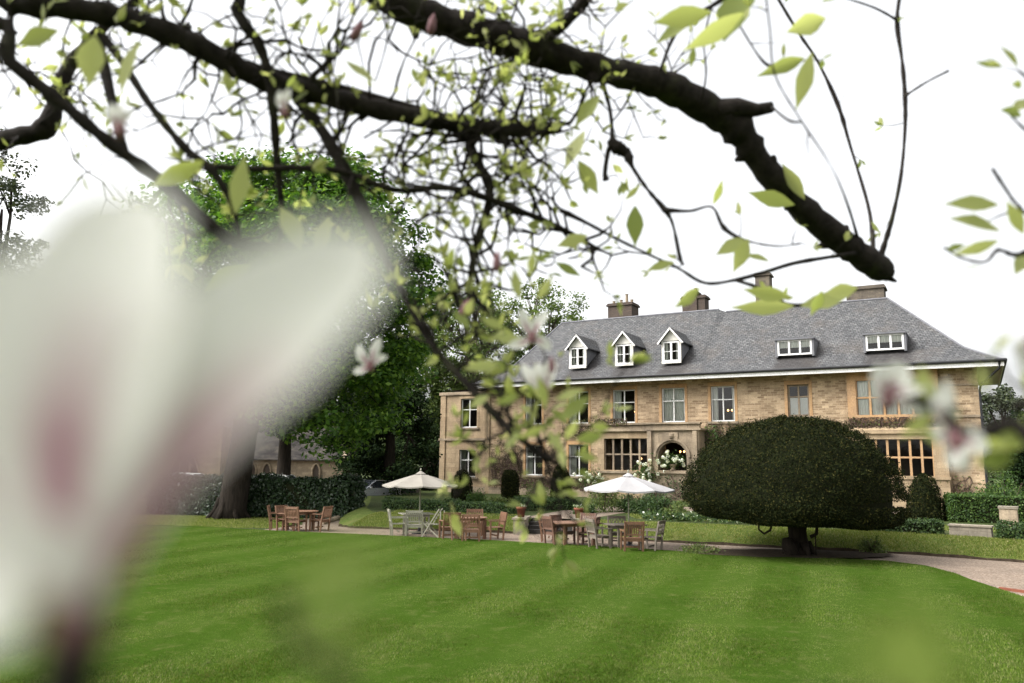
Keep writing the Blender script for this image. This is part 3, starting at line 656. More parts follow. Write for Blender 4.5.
# chimneys
def chimney(x0, x1, y0, y1, z0, z1, pots, mat, cap=True):
    d = MB(); d.box(x0, x1, y0, y1, z0, z1-.22)
    d.box(x0-.1, x1+.1, y0-.1, y1+.1, z1-.22, z1-.1); d.box(x0-.04, x1+.04, y0-.04, y1+.04, z1-.1, z1)
    c = d.build('chimney', mat, house)
    for px_, h in pots:
        d = MB(); d.lathe([(.13, 0), (.15, .05), (.12, .08), (.1, h-.06), (.13, h-.04), (.13, h)], (px_, (y0+y1)/2, z1-.003), 10); d.build('chimney_pot', PALE, c)
chimney(-23.7, -21.8, 6.2, 7.6, 12.3, 14.6, [(-23.5, .3), (-22.9, .35), (-22.45, .75), (-22.05, .3)], BRICK)
chimney(-18.0, -17.3, 6.4, 7.4, 12.3, 14.65, [], BRICK); chimney(-17.28, -16.9, 6.3, 7.3, 12.3, 14.95, [(-17.1, .3)], BRICK); chimney(-16.88, -16.35, 6.4, 7.4, 12.3, 14.65, [], BRICK)
chimney(-12.75, -11.8, 6.2, 7.1, 12.3, 15.75, [], CHIMST)
chimney(-6.9, -4.7, 5.6, 6.9, 12.3, 14.05, [], CHIMST)

# ================================================================== CLIMBERS ON THE WALL
def climber(name, label, regions, stems, leaves, lm=L_CREEP):
    root = empty(name, hw(regions[0][0], -.1, .5), 0, label, 'climbing plant')
    off = -root.location
    mb = MB(); LP = []
    for (x0, x1, z0, z1, y, wgt) in regions:
        for k in range(int(stems*wgt)):
            x = random.uniform(x0, x1); z = random.uniform(z0, z0+(z1-z0)*.5) ; ang = random.gauss(math.pi/2, .8); pts = []; L = random.uniform(.8, 2.6)
            for i in range(int(L/.14)):
                pts.append(hw(x, y-random.uniform(.02, .11), z)+off)
                ang += random.gauss(0, .45); x += .14*math.cos(ang); z += .14*math.sin(ang)
                if x < x0 or x > x1: ang = math.pi-ang; x = min(max(x, x0), x1)
                if z > z1 or z < z0: ang = -ang; z = min(max(z, z0), z1)
            if len(pts) > 3:
                r0 = random.choice((.012, .014, .018, .03)); mb.tube(pts, [r0*(1-.6*i/len(pts)) for i in range(len(pts))], 4)
        for k in range(int(leaves*wgt)):
            LP.append(hw(random.uniform(x0, x1), y-abs(random.gauss(.06, .07)), min(z1, max(z0, random.gauss((z0+z1)/2, (z1-z0)*.3))))+off)
    mb.build('stem', VINE, root)
    P_ = np.array(LP); n = RNG.normal(size=P_.shape)*.7+np.array([-.5, -.8, .3])
    np_mesh('foliage', leaf_quads(P_, n, .11, .7), 4, lm, root)
climber('wall_creeper', 'bare brown creeper stems covering the lower wall left of the ground floor windows', [(-30.0, -27.5, .9, 4.6, 0, 1.3), (-27.5, -24.2, .9, 1.6, 0, .7), (-25.7, -24.15, .9, 5.0, 0, .4), (-24.2, -21.5, .8, 1.7, 0, .6)], 130, 260)
climber('wall_creeper', 'brown creeper along the top of the stone parapet over the centre bay', [(-24.4, -21.3, 4.3, 5.5, 0, .5), (-21.5, -19.3, 5.05, 5.5, -1.1, .5), (-14.6, -10, 4.2, 5.25, 0, 1.0)], 60, 420)
climber('wall_creeper', 'twiggy brown creeper band over the big mullioned bay at the right end', [(-8.6, -6.45, 3.9, 5.2, 0, .6), (-6.4, -1.7, 4.6, 5.35, -.35, 1.2), (-6.2, -1.6, .8, 2.0, -.62, .3), (-1.5, -.6, .8, 2.2, -.08, .2)], 100, 330)
climber('wall_creeper', 'fresh green climber hanging beside the right edge of the porch arch', [(-14.6, -13.8, 3.6, 5.0, -.1, 1.0)], 20, 330, L_BRIGHT)
climber('wall_creeper', 'thin green climber clinging under the porch arch ledge', [(-17.7, -14.8, .6, 2.0, -1.3, 1.0)], 26, 300, L_BOX)

# ================================================================== HEDGES, TOPIARY, SHRUBS
def soft_box(name, label, cat, pts, w, h, z0, lm, nl, ls, group=None, rough=.08):
    """clipped hedge following the polyline pts (world xy)"""
    root = empty(name, (pts[0][0], pts[0][1], z0), 0, label, cat, group); ox, oy = pts[0]
    mb = MB(); P = []; Nn = []
    for (ax, ay), (bx, by) in zip(pts, pts[1:]):
        L = math.hypot(bx-ax, by-ay); dx, dy = (bx-ax)/L, (by-ay)/L; nx, ny = -dy, dx
        mt = Matrix(((dx, nx, 0, ax-ox), (dy, ny, 0, ay-oy), (0, 0, 1, 0), (0, 0, 0, 1)))
        mb.box(-.04, L+.04, -w/2+.06, w/2-.06, 0, h-.06, 0, mt)
        k = int(nl*L)
        t = RNG.uniform(-.05, L+.05, k); u = RNG.uniform(0, 1, k); per = w+2*h
        s = u*per; loc = np.zeros((k, 2)); nn = np.zeros((k, 2))
        a = s < h; loc[a] = np.stack([np.full(a.sum(), -w/2), s[a]], 1); nn[a] = (-1, .2)
        b = (s >= h) & (s < h+w); loc[b] = np.stack([s[b]-h-w/2, np.full(b.sum(), h)], 1); nn[b] = (0, 1)
        c = s >= h+w; loc[c] = np.stack([np.full(c.sum(), w/2), s[c]-h-w], 1); nn[c] = (1, .2)
        wob = rough*(np.sin(t*3.1+loc[:, 1]*4)+np.sin(t*1.3+2)+RNG.normal(size=k))*.5
        loc += nn*wob[:, None]
        loc[:, 1] = np.maximum(loc[:, 1], .01)
        for te in (-.06, L+.06):
            q = int(nl*w*h/(w+2*h)*1.6); ce = np.stack([RNG.uniform(-w/2, w/2, q), RNG.uniform(0, h, q)], 1); tt = te+RNG.normal(size=q)*rough*.5
            P.append(np.stack([ax-ox+dx*tt+nx*ce[:, 0], ay-oy+dy*tt+ny*ce[:, 0], ce[:, 1]], 1)); Nn.append(np.tile([dx*np.sign(te), dy*np.sign(te), .2], (q, 1))+RNG.normal(size=(q, 3))*.7)
        P.append(np.stack([ax-ox+dx*t+nx*loc[:, 0], ay-oy+dy*t+ny*loc[:, 0], loc[:, 1]], 1))
        Nn.append(np.stack([nx*nn[:, 0], ny*nn[:, 0], nn[:, 1]], 1)+RNG.normal(size=(k, 3))*.7)
    mb.build('core', CORE, root); np_mesh('foliage', leaf_quads(np.concatenate(P), np.concatenate(Nn), ls, .6), 4, lm, root)
    return root
def topiary(name, label, cat, x, y, z0, prof, nl, ls, lm, group=None, lump=.04, wob_f=3.0, odd=0):
    """revolved clipped shape; prof = [(r, z)...]"""
    root = empty(name, (x, y, z0), 0, label, cat, group)
    mb = MB(); mb.lathe([(max(.01, r-.1-lump), z*.985) for r, z in prof], n=40)
    if odd:
        rm = max(p_[0] for p_ in prof)
        for i, (vx, vy, vz) in enumerate(mb.v):
            a = math.atan2(vy, vx); r = math.hypot(vx, vy); k_ = .97*(1+odd*(.6*math.sin(2*a+.6)+.5*math.sin(3*a+vz*.7+2)+.4*math.sin(5*a-vz*1.1)))
            dz = odd*1.1*(r/rm)*(math.sin(2*a+2.2)+.6*math.sin(4*a+1))*.6+odd*r*math.cos(a-.1)*(-1.1 if vz < 1.6 else .9)
            mb.v[i] = (vx*k_, vy*k_, vz+dz+(.09 if vz < 1.5 else -.06))
    mb.build('core', CORE, root, True)
    pr = np.array(prof); seg = np.linalg.norm(np.diff(pr, axis=0), axis=1); ar = seg*(pr[:-1, 0]+pr[1:, 0]+.02)
    i = RNG.choice(len(seg), nl, p=ar/ar.sum()); t = RNG.uniform(0, 1, nl)
    r = pr[i, 0]*(1-t)+pr[i+1, 0]*t; z = pr[i, 1]*(1-t)+pr[i+1, 1]*t; a = RNG.uniform(0, 2*math.pi, nl)
    d = pr[i+1]-pr[i]; nr, nz = d[:, 1], -d[:, 0]
    w = lump*(np.sin(a*wob_f+z*2.2)+np.sin(a*wob_f*2.3-z*3.7+1)+np.sin(a*5.1+z*6.3)+.8*np.sin(a*11+z*9+np.sin(z*5))+.8*np.sin(a*17.3-z*13))/1.9+RNG.normal(size=nl)*lump*.7
    r2_ = r+w*np.where(nr > 0, 1, .6)
    if odd:
        r2_ = r2_*(1+odd*(.6*np.sin(2*a+.6)+.5*np.sin(3*a+z*.7+2)+.4*np.sin(5*a-z*1.1)))
        z = z+odd*1.1*(r/pr[:, 0].max())*(np.sin(2*a+2.2)+.6*np.sin(4*a+1)+.5*np.sin(7*a)+.4*np.sin(11*a+r*4))*np.where(z < 1.6, .6, .6)+odd*r*np.cos(a-.1)*np.where(z < 1.6, -1.1, .9)
    P = np.stack([r2_*np.cos(a), r2_*np.sin(a), z+w*.5*(nz > 0)], 1)
    Nn = unit(np.stack([nr*np.cos(a), nr*np.sin(a), nz], 1))+RNG.normal(size=(nl, 3))*.75
    np_mesh('foliage', leaf_quads(P, Nn, ls, .5), 4, lm, root)
    return root
def bush(name, label, cat, x, y, z0, rx, h, nl, ls, lm, group=None, flowers=0, fs=.1, fmat=None):
    root = empty(name, (x, y, z0), 0, label, cat, group)
    mb = MB()
    for k in range(7):
        a = k*2*math.pi/7+.3; mb.tube([(0, 0, 0), (rx*.3*math.cos(a), rx*.3*math.sin(a), h*.4), (rx*.6*math.cos(a), rx*.6*math.sin(a), h*.8)], [.025, .018, .008], 5)
    mb.build('stem', VINE, root)
    nc = 14; C = RNG.normal(size=(nc, 3)); C = unit(C)*RNG.uniform(.3, .8, (nc, 1)); C[:, 2] = np.abs(C[:, 2])*.9
    C = C*np.array([rx, rx, h])+np.array([0, 0, h*.12])
    P = C[RNG.integers(0, nc, nl)]+RNG.normal(size=(nl, 3))*np.array([rx, rx, h])*.17; P[:, 2] = np.clip(P[:, 2], .03, h*1.05)
    np_mesh('foliage', leaf_quads(P, RNG.normal(size=(nl, 3))+np.array([0, -.2, .6]), ls, .5), 4, lm, root)
    if flowers:
        P = C[RNG.integers(0, nc, flowers)]*1.15+RNG.normal(size=(flowers, 3))*np.array([rx, rx, h])*.15; P[:, 2] = np.clip(P[:, 2], h*.3, h*1.15)
        Q = np.repeat(P, 9, 0)+RNG.normal(size=(flowers*9, 3))*fs*.32
        np_mesh('blossom', leaf_quads(Q, RNG.normal(size=Q.shape), fs*.8, .8), 4, fmat or FLW, root)
    return root

# the great clipped yew by the path
yb = gpt(799, 555); yew = topiary('yew_tree', 'huge dark mushroom-clipped yew tree standing between path and lawn', 'tree', yb.x, yb.y, 0,
    [(.3, 1.1), (1.8, 1.02), (2.55, .98), (2.86, 1.1), (2.99, 1.35), (3.0, 1.85), (2.86, 2.4), (2.55, 2.95), (2.05, 3.42), (1.4, 3.8), (.75, 4.0), (.02, 4.08)], 135000, .062, L_YEW, lump=.085, odd=.045)
for ch in yew.children: ch.location.x = -.2; ch.name = 'crown' if ch.name.startswith('foliage') else ch.name
mb = MB(); mb.tube([(0, 0, -.05), (.02, 0, .25), (-.02, .02, .7), (.0, 0, 1.3)], [.36, .28, .26, .34], 12)
for a in range(6): mb.tube([(.25*math.cos(a), .25*math.sin(a), .35), (.5*math.cos(a), .5*math.sin(a), -.03)], [.14, .05], 6)
mb.tube([(-.25, -.25, -.02), (-.42, -.3, .3), (-.46, -.3, .52)], [.2, .2, .12], 9)
mb.build('trunk', BARK, yew, True)
mb = MB(); mb.tube([(-1.05, -.9, 1.0), (-1.12, -.9, .78), (-1.3, -.9, .68), (-1.45, -.9, .80), (-1.44, -.9, 1.0)], [.03, .035, .035, .03, .025], 6); mb.build('branch', BARK, yew, True)
mb = MB(); mb.tube([(.25, -.3, .55), (.42, -.35, .65), (.46, -.35, 1.0)], [.06, .05, .05], 6); mb.tube([(.38, -.35, .02), (.38, -.35, .65)], [.02, .02], 5); mb.build('branch', BARK, yew, True)
# soil ring beneath it
mb = MB(); n = 40
mb.poly([(yb.x-.2+(3.0+.25*math.sin(i*2.3))*math.cos(2*math.pi*i/n), yb.y+.15+(1.15+.12*math.sin(i*1.9))*math.sin(2*math.pi*i/n), .034) for i in range(n)])
tag(mb.build('soil', SOIL), kind='structure')

CONE = [(.02, 0), (.62, .0), (.66, .3), (.6, .9), (.47, 1.4), (.28, 1.7), (.02, 1.82)]
def cone(px, py, label, h, r, lm, slim=0):
    p = gpt(px, py, TZ); s = h/1.82; q = r/.66
    topiary('topiary_cone', label, 'topiary', p.x, p.y, TZ, [(a*q, b*s) for a, b in CONE] if not slim else [(.02, 0), (r, 0), (r, h*.6), (r*.85, h*.85), (r*.6, h*.97), (.02, h)], 7000, .09, lm, 'clipped yews along the house wall', .03)
cone(462, 503, 'dark clipped dome yew under the lower window at the far left of the house', 1.75, .55, L_YEW)
cone(510, 503, 'narrow near black column yew against the creeper covered wall', 1.75, .45, L_YEW, 1)
cone(561, 504, 'pointed clipped yew beside the ground floor window left of the stone bay', 2.1, .56, L_YEW)
CONE = [(.02, 0), (.66, .0), (.64, .35), (.55, .85), (.43, 1.3), (.27, 1.65), (.02, 1.82)]
cone(926, 520, 'tall clipped yew in front of the big bay window at the right end', 1.9, .74, L_YEW)
# hedges
def gp(px, py, z=0.0): p = gpt(px, py, z); return (p.x, p.y)
soft_box('box_hedge', 'long low dark box hedge along the bank top left of the stone steps', 'hedge', [(-5.5, 37.2), (-2.7, 35.6), (.15, 34.2)], .8, .42, TZ, L_BOX, 1500, .085)
soft_box('box_hedge', 'short box hedge behind the flower pot at the top of the steps', 'hedge', [(.3, 36.9), (2.9, 38.0)], .6, .5, TZ, L_BOX, 1400, .085)
soft_box('box_hedge', 'low ragged hedge at the top of the bank right of the yew tree', 'hedge', [(12.15, 27.7), (13.9, 26.5)], .6, .42, TZ, L_BOX, 1600, .075)
soft_box('box_hedge', 'low hedge ending at the right edge of the picture beyond the stone trough', 'hedge', [(15.2, 25.3), (17.6, 23.2)], .6, .42, TZ, L_BOX, 1600, .075)
soft_box('green_hedge', 'bright green clipped hedge below the right corner of the house', 'hedge', [(17.9, 33.2), (20.9, 32.3)], 1.2, 1.05, TZ, L_BRIGHT, 2400, .085)
soft_box('laurel_hedge', 'tall dark laurel hedge hiding the parked cars beside the big tree', 'hedge', [(-17.5, 41.0), (-12, 39.4), (-7.3, 38.4)], 1.6, 1.72, -.03, L_LAUREL, 3200, .15, rough=.16)
bush('round_bush', 'round light green bush at the right edge behind the stone pillar', 'bush', 23.0, 37.5, TZ, 1.5, 1.9, 6000, .13, L_BRIGHT)
for (px, py, rx, h, lb, lm) in ((478, 505, .65, .85, 'low green shrub right of the dome yew by the left wing', L_BRIGHT), (536, 506, .9, 1.25, 'pale green feathery shrub between the two clipped yews at the wall', L_SHRUB), (604, 512, 1.0, 1.45, 'tall yellow green shrub below the left side of the white parasol', L_SHRUB), (583, 514, .6, .6, 'small dark shrub beside the right flower pot', L_BOX), (645, 514, .9, .95, 'dark leafy shrub below the right side of the white parasol', L_BOX), (663, 516, .8, 1.0, 'green shrub left of the big yew against the bay', L_BOX), (676, 520, .6, .7, 'small green shrub tucked against the left edge of the yew crown', L_SHRUB), (630, 512, .7, .9, 'dark green shrub under the centre of the white parasol', L_BOX), (497, 506, .5, .5, 'tiny rounded shrub at the foot of the column yew', L_SHRUB)):
    p = gpt(px, py, TZ); bush('shrub', lb, 'shrub', p.x, p.y, TZ, rx, h, 2200, .1, lm)
for (px, py, rx, h, lb) in ((872, 553, .45, .5, 'small grey green plant on the lawn edge right of the yew'), (700, 553, .9, .26, 'low scrubby tuft on the gravel edge left of the yew shade')):
    p = gpt(px, py, 0); bush('small_plant', lb, 'plant', p.x, p.y, .0, rx, h, 1400, .07, L_SHRUB)
# low planting under the yew line along the bank top
mb = MB()
k = 2600; t = RNG.uniform(0, 1, k); x = 5.2+(12.0-5.2)*t; y = 32.2+(28.6-32.2)*t+RNG.normal(size=k)*.5; P = np.stack([x, y, TZ+RNG.uniform(.03, .3, k)], 1)
tag(np_mesh('ground_cover', leaf_quads(P, RNG.normal(size=(k, 3))+np.array([0, -.3, .8]), .13, .5), 4, [L_BOX, FLW], midx=(RNG.uniform(0, 1, k) > .965).astype(np.int32)), 'low border plants with small pale flowers along the bank top', 'border plants', kind='stuff')

# white flower arrangements
def arrangement(label, w, rx, h, nf):
    root = empty('flower_arrangement', w, 0, label, 'flowers', 'white flower arrangements at the porch')
    mb = MB(); mb.lathe([(.12, 0), (.2, .05), (.1, .12), (.14, .2), (.24, .36), (.26, .4)], n=14); mb.build('urn', PALE, root, True)
    k = 900; P = RNG.normal(size=(k, 3))*np.array([rx*.45, .16, h*.3])+np.array([0, 0, .4+h*.3]); P[:, 2] = np.maximum(P[:, 2], .12)
    np_mesh('foliage', leaf_quads(P, RNG.normal(size=(k, 3)), .13, .45), 4, L_BRIGHT, root)
    P = RNG.normal(size=(nf, 3))*np.array([rx*.55, .1, h*.32])+np.array([0, -.2, .42+h*.35])
    Q = (P[:, None, :]+unit(RNG.normal(size=(nf, 26, 3)))*.10).reshape(-1, 3)
    np_mesh('blossom', leaf_quads(Q, Q-np.repeat(P, 26, 0), .11, .8), 4, FLW, root)
arrangement('white hydrangea heads massed on the ledge inside the porch arch', hw(-16.35, -1.15, 2.28), 1.0, .7, 22)
arrangement('white flowers in an urn just left of the porch arch', hw(-17.9, -1.7, 1.25), .8, 1.1, 18)
arrangement('loose white and green flowers in an urn below the left end of the stone bay', hw(-21.6, -1.5, 1.0), .9, .95, 16)
mb = MB(); 
for x_, y_, zt in ((-17.9, -1.7, 1.25), (-21.6, -1.5, 1.0)):
    pr = empty('stone_pedestal', hw(x_, y_, TZ), A, 'stone pedestal under the flower urn %s' % ('left of the porch arch' if x_ > -20 else 'at the left end of the stone bay'), 'pedestal')
    d = MB(); d.box(-.22, .22, -.22, .22, 0, zt-TZ-.1); d.build('shaft', PALE, pr); d = MB(); d.box(-.28, .28, -.28, .28, zt-TZ-.1, zt-TZ); d.build('cap', PALE, pr)

# ================================================================== STEPS, POTS, TROUGH, PILLAR, KERB
DARKST = noise_mat('dark_step_stone', [(.3, (.02, .018, .016)), (.7, (.06, .054, .046))], 5, .9, .3, .01)
SA = R(-8); SO = Vector((1.5, 30.85, 0)); stM = Matrix.Rotation(SA, 4, 'Z')
st = empty('stone_steps', SO, SA, 'four dark stone steps up the bank between two plinths', 'steps')
for k in range(4):
    d = MB(); d.box(-.86, .86, .1+k*.34, 2.0, -.03 if k == 0 else k*.125+.001, (k+1)*.125+.004); d.build('tread', DARKST, st)
for s in (-1, 1):
    d = MB(); d.box(s*1.1-.22, s*1.1+.22, -.42, 1.0, -.03, .52); d.build('plinth', GREYST, st)
    d = MB(); d.box(s*1.1-.27, s*1.1+.27, -.46, 1.04, .52, .59); d.build('plinth_cap', GREYST, st)
for s, lb in ((-1, 'terracotta pot with pale flowers on the left plinth of the steps'), (1, 'terracotta pot with pale plant on the right plinth of the steps')):
    w = SO+Vector((0, 0, .59))+stM @ Vector((s*1.1, .1, 0))
    pt = empty('flower_pot', w, 0, lb, 'flower pot', 'terracotta pots on the step plinths')
    d = MB(); d.lathe([(.13, 0), (.165, .3), (.195, .3), (.195, .39), (.16, .39), (.15, .35)], n=18); d.build('pot', TERRA, pt, True)
    k = 130; P = RNG.normal(size=(k, 3))*np.array([.085, .085, .04])+np.array([0, 0, .42])
    np_mesh('plant', leaf_quads(P, RNG.normal(size=(k, 3)), .08, .6), 4, [L_SHRUB, FLW], pt, (RNG.uniform(0, 1, k) > .65).astype(np.int32))
tr = empty('stone_trough', (14.62, 25.95, TZ), R(-36), 'long grey stone trough set in the low hedge at the bank top', 'trough')
d = MB(); d.box(-.58, .58, -.25, .25, 0, .3); d.box(-.61, .61, -.28, .28, .3, .35); d.build('basin', GREYST, tr)
p = gpt(1010, 530, TZ); pl = empty('stone_pillar', (p.x, p.y, TZ), R(-35), 'squat pale stone pillar behind the hedge at the right edge', 'pillar')
d = MB(); d.box(-.27, .27, -.27, .27, -.02, .74); d.build('shaft', PALE, pl); d = MB(); d.box(-.3, .3, -.3, .3, .74, .82); d.build('cap', GREYST, pl)
kb = MB(); pts = [gpt(x, y, 0) for x, y in ((322, 524), (335, 520), (347, 516), (357, 511.5))]
kb.tube([(q.x, q.y, .06) for q in pts], [.09, .1, .1, .09], 8); tag(kb.build('stone_kerb', PALE), 'pale curved stone kerb at the left end of the grass bank', 'kerb')
be_ = MB(); a, b = gpt(1000, 588.5, 0), gpt(1060, 597, 0)
be_.bar((a.x, a.y, .0), (b.x, b.y, .0), .1, .07); tag(be_.build('brick_edging', TERRA), 'row of red brick edging across the gravel at the right edge', 'edging')

# ================================================================== GARDEN FURNITURE
def make_chair(mat, style, label, group):
    root = empty('garden_chair', (0, 0, 0), 0, label, 'chair', group)
    w, sd_, sh, bh = .56, .5, .43, .93
    for sx_ in (-1, 1):
        d = MB(); d.box(sx_*w/2-.025, sx_*w/2+.025, sd_/2-.05, sd_/2, 0, .63); d.build('leg', mat, root)
        d = MB(); d.bar((sx_*w/2, -sd_/2+.02, 0), (sx_*w/2, -sd_/2-.02, sh), .055, .05, 0, (0, 1, 0)); d.bar((sx_*w/2, -sd_/2-.02, sh), (sx_*w/2, -sd_/2-.12, bh), .055, .05, 0, (0, 1, 0)); d.build('leg', mat, root)
        d = MB(); d.box(sx_*w/2-.035, sx_*w/2+.035, -sd_/2-.05, sd_/2+.03, .63, .66); d.build('arm', mat, root)
    d = MB()
    for k in range(6): d.box(-w/2+.028, w/2-.028, -sd_/2+.01+k*.083, -sd_/2+.075+k*.083, sh-.022, sh)
    d.box(-w/2+.03, w/2-.03, sd_/2-.045, sd_/2-.01, sh-.1, sh-.024); d.box(-w/2+.03, w/2-.03, -sd_/2, -sd_/2+.03, sh-.1, sh-.024)
    d.box(-w/2+.03, w/2-.03, -.02, .02, .13, .18)
    d.build('seat', mat, root)
    d = MB()
    yb_ = lambda z: -sd_/2-.02-.1*(z-sh)/(bh-sh)
    for z0, z1 in ((sh+.08, sh+.13), (bh-.09, bh)):
        d.box(-w/2+.03, w/2-.03, yb_((z0+z1)/2)-.016, yb_((z0+z1)/2)+.016, z0, z1)
    if style == 'slat':
        for k in range(7):
            x = -w/2+.07+k*(w-.14)/6; d.bar((x, yb_(sh+.13), sh+.13), (x, yb_(bh-.09), bh-.09), .042, .016, 0, (0, 1, 0))
    else:
        for k in range(4):
            x0 = -w/2+.05+k*(w-.1)/4; x1 = x0+(w-.1)/4
            d.bar((x0, yb_(sh+.13), sh+.13), (x1, yb_(bh-.09), bh-.09), .03, .016, 0, (0, 1, 0)); d.bar((x1, yb_(sh+.13), sh+.13), (x0, yb_(bh-.09), bh-.09), .03, .014, 0, (0, 1, 0))
    d.build('backrest', mat, root)
    return root
PROTO = {}
def chair(px, py, rot, matkey, label, group, style='slat'):
    key = (matkey, style); mat = {'teak': TEAK, 'dark': TEAKD, 'grey': GREYW, 'pale': PALEW}[matkey]
    if key not in PROTO: PROTO[key] = o = make_chair(mat, style, label, group)
    else: o = copy_tree(PROTO[key])
    p = gpt(px, py, -.02); o.location = (p.x, p.y, -.02); o.rotation_euler = (0, 0, R(rot)); o['label'] = label; o['group'] = group
    return o
def table(px, py, mat, label, shape, group='garden tables on the gravel', size=.62, hgt=.74):
    p = gpt(px, py, -.02); root = empty('garden_table', (p.x, p.y, -.02), R(20), label, 'table', group)
    d = MB()
    if shape == 'round': d.lathe([(size-.02, hgt-.035), (size, hgt-.03), (size, hgt-.005), (size-.01, hgt)], n=28)
    else:
        for k in range(8): d.box(-size, size, -size*.75+k*size*.1875+.004, -size*.75+(k+1)*size*.1875-.004, hgt-.03, hgt)
    d.build('tabletop', mat, root)
    d = MB(); s = size*.66
    for a in (0, 1): d.box(-s, s, -.02+(a*2-1)*s*.8, .02+(a*2-1)*s*.8, hgt-.12, hgt-.036)
    for a in (0, 1): d.box(-.02+(a*2-1)*s, .02+(a*2-1)*s, -s*.8+.02, s*.8-.02, hgt-.12, hgt-.036)
    d.build('apron', mat, root)
    for sx_ in (-1, 1):
        for sy_ in (-1, 1):
            d = MB(); d.box(sx_*s-.03, sx_*s+.03, sy_*s*.8-.03, sy_*s*.8+.03, 0, hgt-.037); d.build('leg', mat, root)
    return root
gA = 'teak chairs around the table by the laurel hedge'
table(303, 530.5, TEAK, 'small teak table in front of the dark laurel hedge', 'round', size=.55)
chair(277, 530, -80, 'teak', 'teak chair furthest left, side-on beside the laurel hedge table', gA)
chair(287, 530.5, -120, 'teak', 'teak chair second from left, angled towards the laurel hedge table', gA)
chair(296, 531.5, -20, 'teak', 'teak chair with its slatted back to the lawn at the laurel hedge table', gA)
chair(319, 531, 70, 'teak', 'teak chair right of the laurel hedge table leaning outward', gA)
gB = 'pale weathered chairs under the cream parasol'
table(416, 533.5, PALEW, 'pale wooden table beneath the cream parasol', 'square', size=.6)
chair(398, 535.5, -75, 'pale', 'pale weathered chair left of the table under the cream parasol', gB)
chair(414, 536.5, 5, 'pale', 'pale weathered chair with its back to the lawn under the cream parasol', gB)
# folding chair tipped against the table
def folding_chair(px, py, rot, label):
    p = gpt(px, py, -.02); root = empty('folding_chair', (p.x, p.y, -.02), R(rot), label, 'chair')
    for sx_ in (-1, 1):
        d = MB(); d.bar((sx_*.23, .32, 0), (sx_*.23, -.3, 1.0), .04, .03, 0, (1, 0, 0)); d.build('leg', PALEW, root)
        d = MB(); d.bar((sx_*.2, -.3, 0), (sx_*.2, .3, .52), .04, .03, 0, (1, 0, 0)); d.build('leg', PALEW, root)
        d = MB(); d.bar((sx_*.26, -.36, 0), (sx_*.26, -.36, .92), .04, .035, 0, (1, 0, 0)); d.build('post', PALEW, root)
    d = MB()
    for k in range(5): d.box(-.2, .2, -.25+k*.11, -.16+k*.11, .44, .46)
    d.build('seat', PALEW, root)
    d = MB()
    for k in range(4): z = .62+k*.1; y = .32-.62*z; d.bar((-.22, y, z), (.22, y, z), .07, .016, 0, (0, .3, 1))
    d.build('backrest', PALEW, root); return root
folding_chair(432, 537, 80, 'pale folding chair with crossed legs, tilted beside the cream parasol table')
gC = 'teak chairs around the table right of the cream parasol'
table(470, 538.5, TEAK, 'round teak table in the group right of the cream parasol', 'round', size=.6)
chair(449, 539.5, 20, 'teak', 'slatted teak chair at the far left of the round teak table, beside the folding chair', gC)
chair(461, 541, -100, 'teak', 'teak chair side-on to the lawn just left of the round teak table', gC)
chair(471, 542, 0, 'teak', 'teak chair nearest the lawn with its back to it at the round teak table', gC, 'cross')
chair(474, 535.5, 180, 'teak', 'teak chair on the far side of the round teak table against the bank', gC)
chair(494, 539.5, 110, 'teak', 'lone teak armchair right of the round teak table left of the steps', gC)
gD = 'dark teak chairs around the table before the steps'
table(574, 545, TEAK, 'long dark teak table standing before the stone steps', 'square', size=.8)
chair(556, 545, -60, 'dark', 'dark teak chair nearest the lawn at the left end of the table by the steps', gD)
chair(549, 541.5, -95, 'teak', 'light teak chair at the far left of the table by the steps', gD)
chair(564, 544, -130, 'dark', 'dark teak chair half hidden behind the left end of the table by the steps', gD)
chair(587, 546, 70, 'dark', 'dark teak chair at the right end of the table by the steps', gD)
chair(584, 541, 150, 'dark', 'dark teak chair on the far side of the table by the steps', gD)
gE = 'grey weathered chairs around the table under the white parasol'
table(625, 547.5, GREYW, 'grey weathered table beneath the white parasol', 'square', size=.6)
chair(600, 549, -70, 'grey', 'grey weathered armchair left of the table under the white parasol', gE)
chair(619, 545.5, 185, 'grey', 'grey cross-backed chair on the far side of the table under the white parasol', gE, 'cross')
chair(632, 552, 5, 'teak', 'brown slatted chair nearest the lawn under the white parasol', gE)
chair(651, 551, 60, 'grey', 'grey cross-backed armchair at the right end under the white parasol', gE, 'cross')

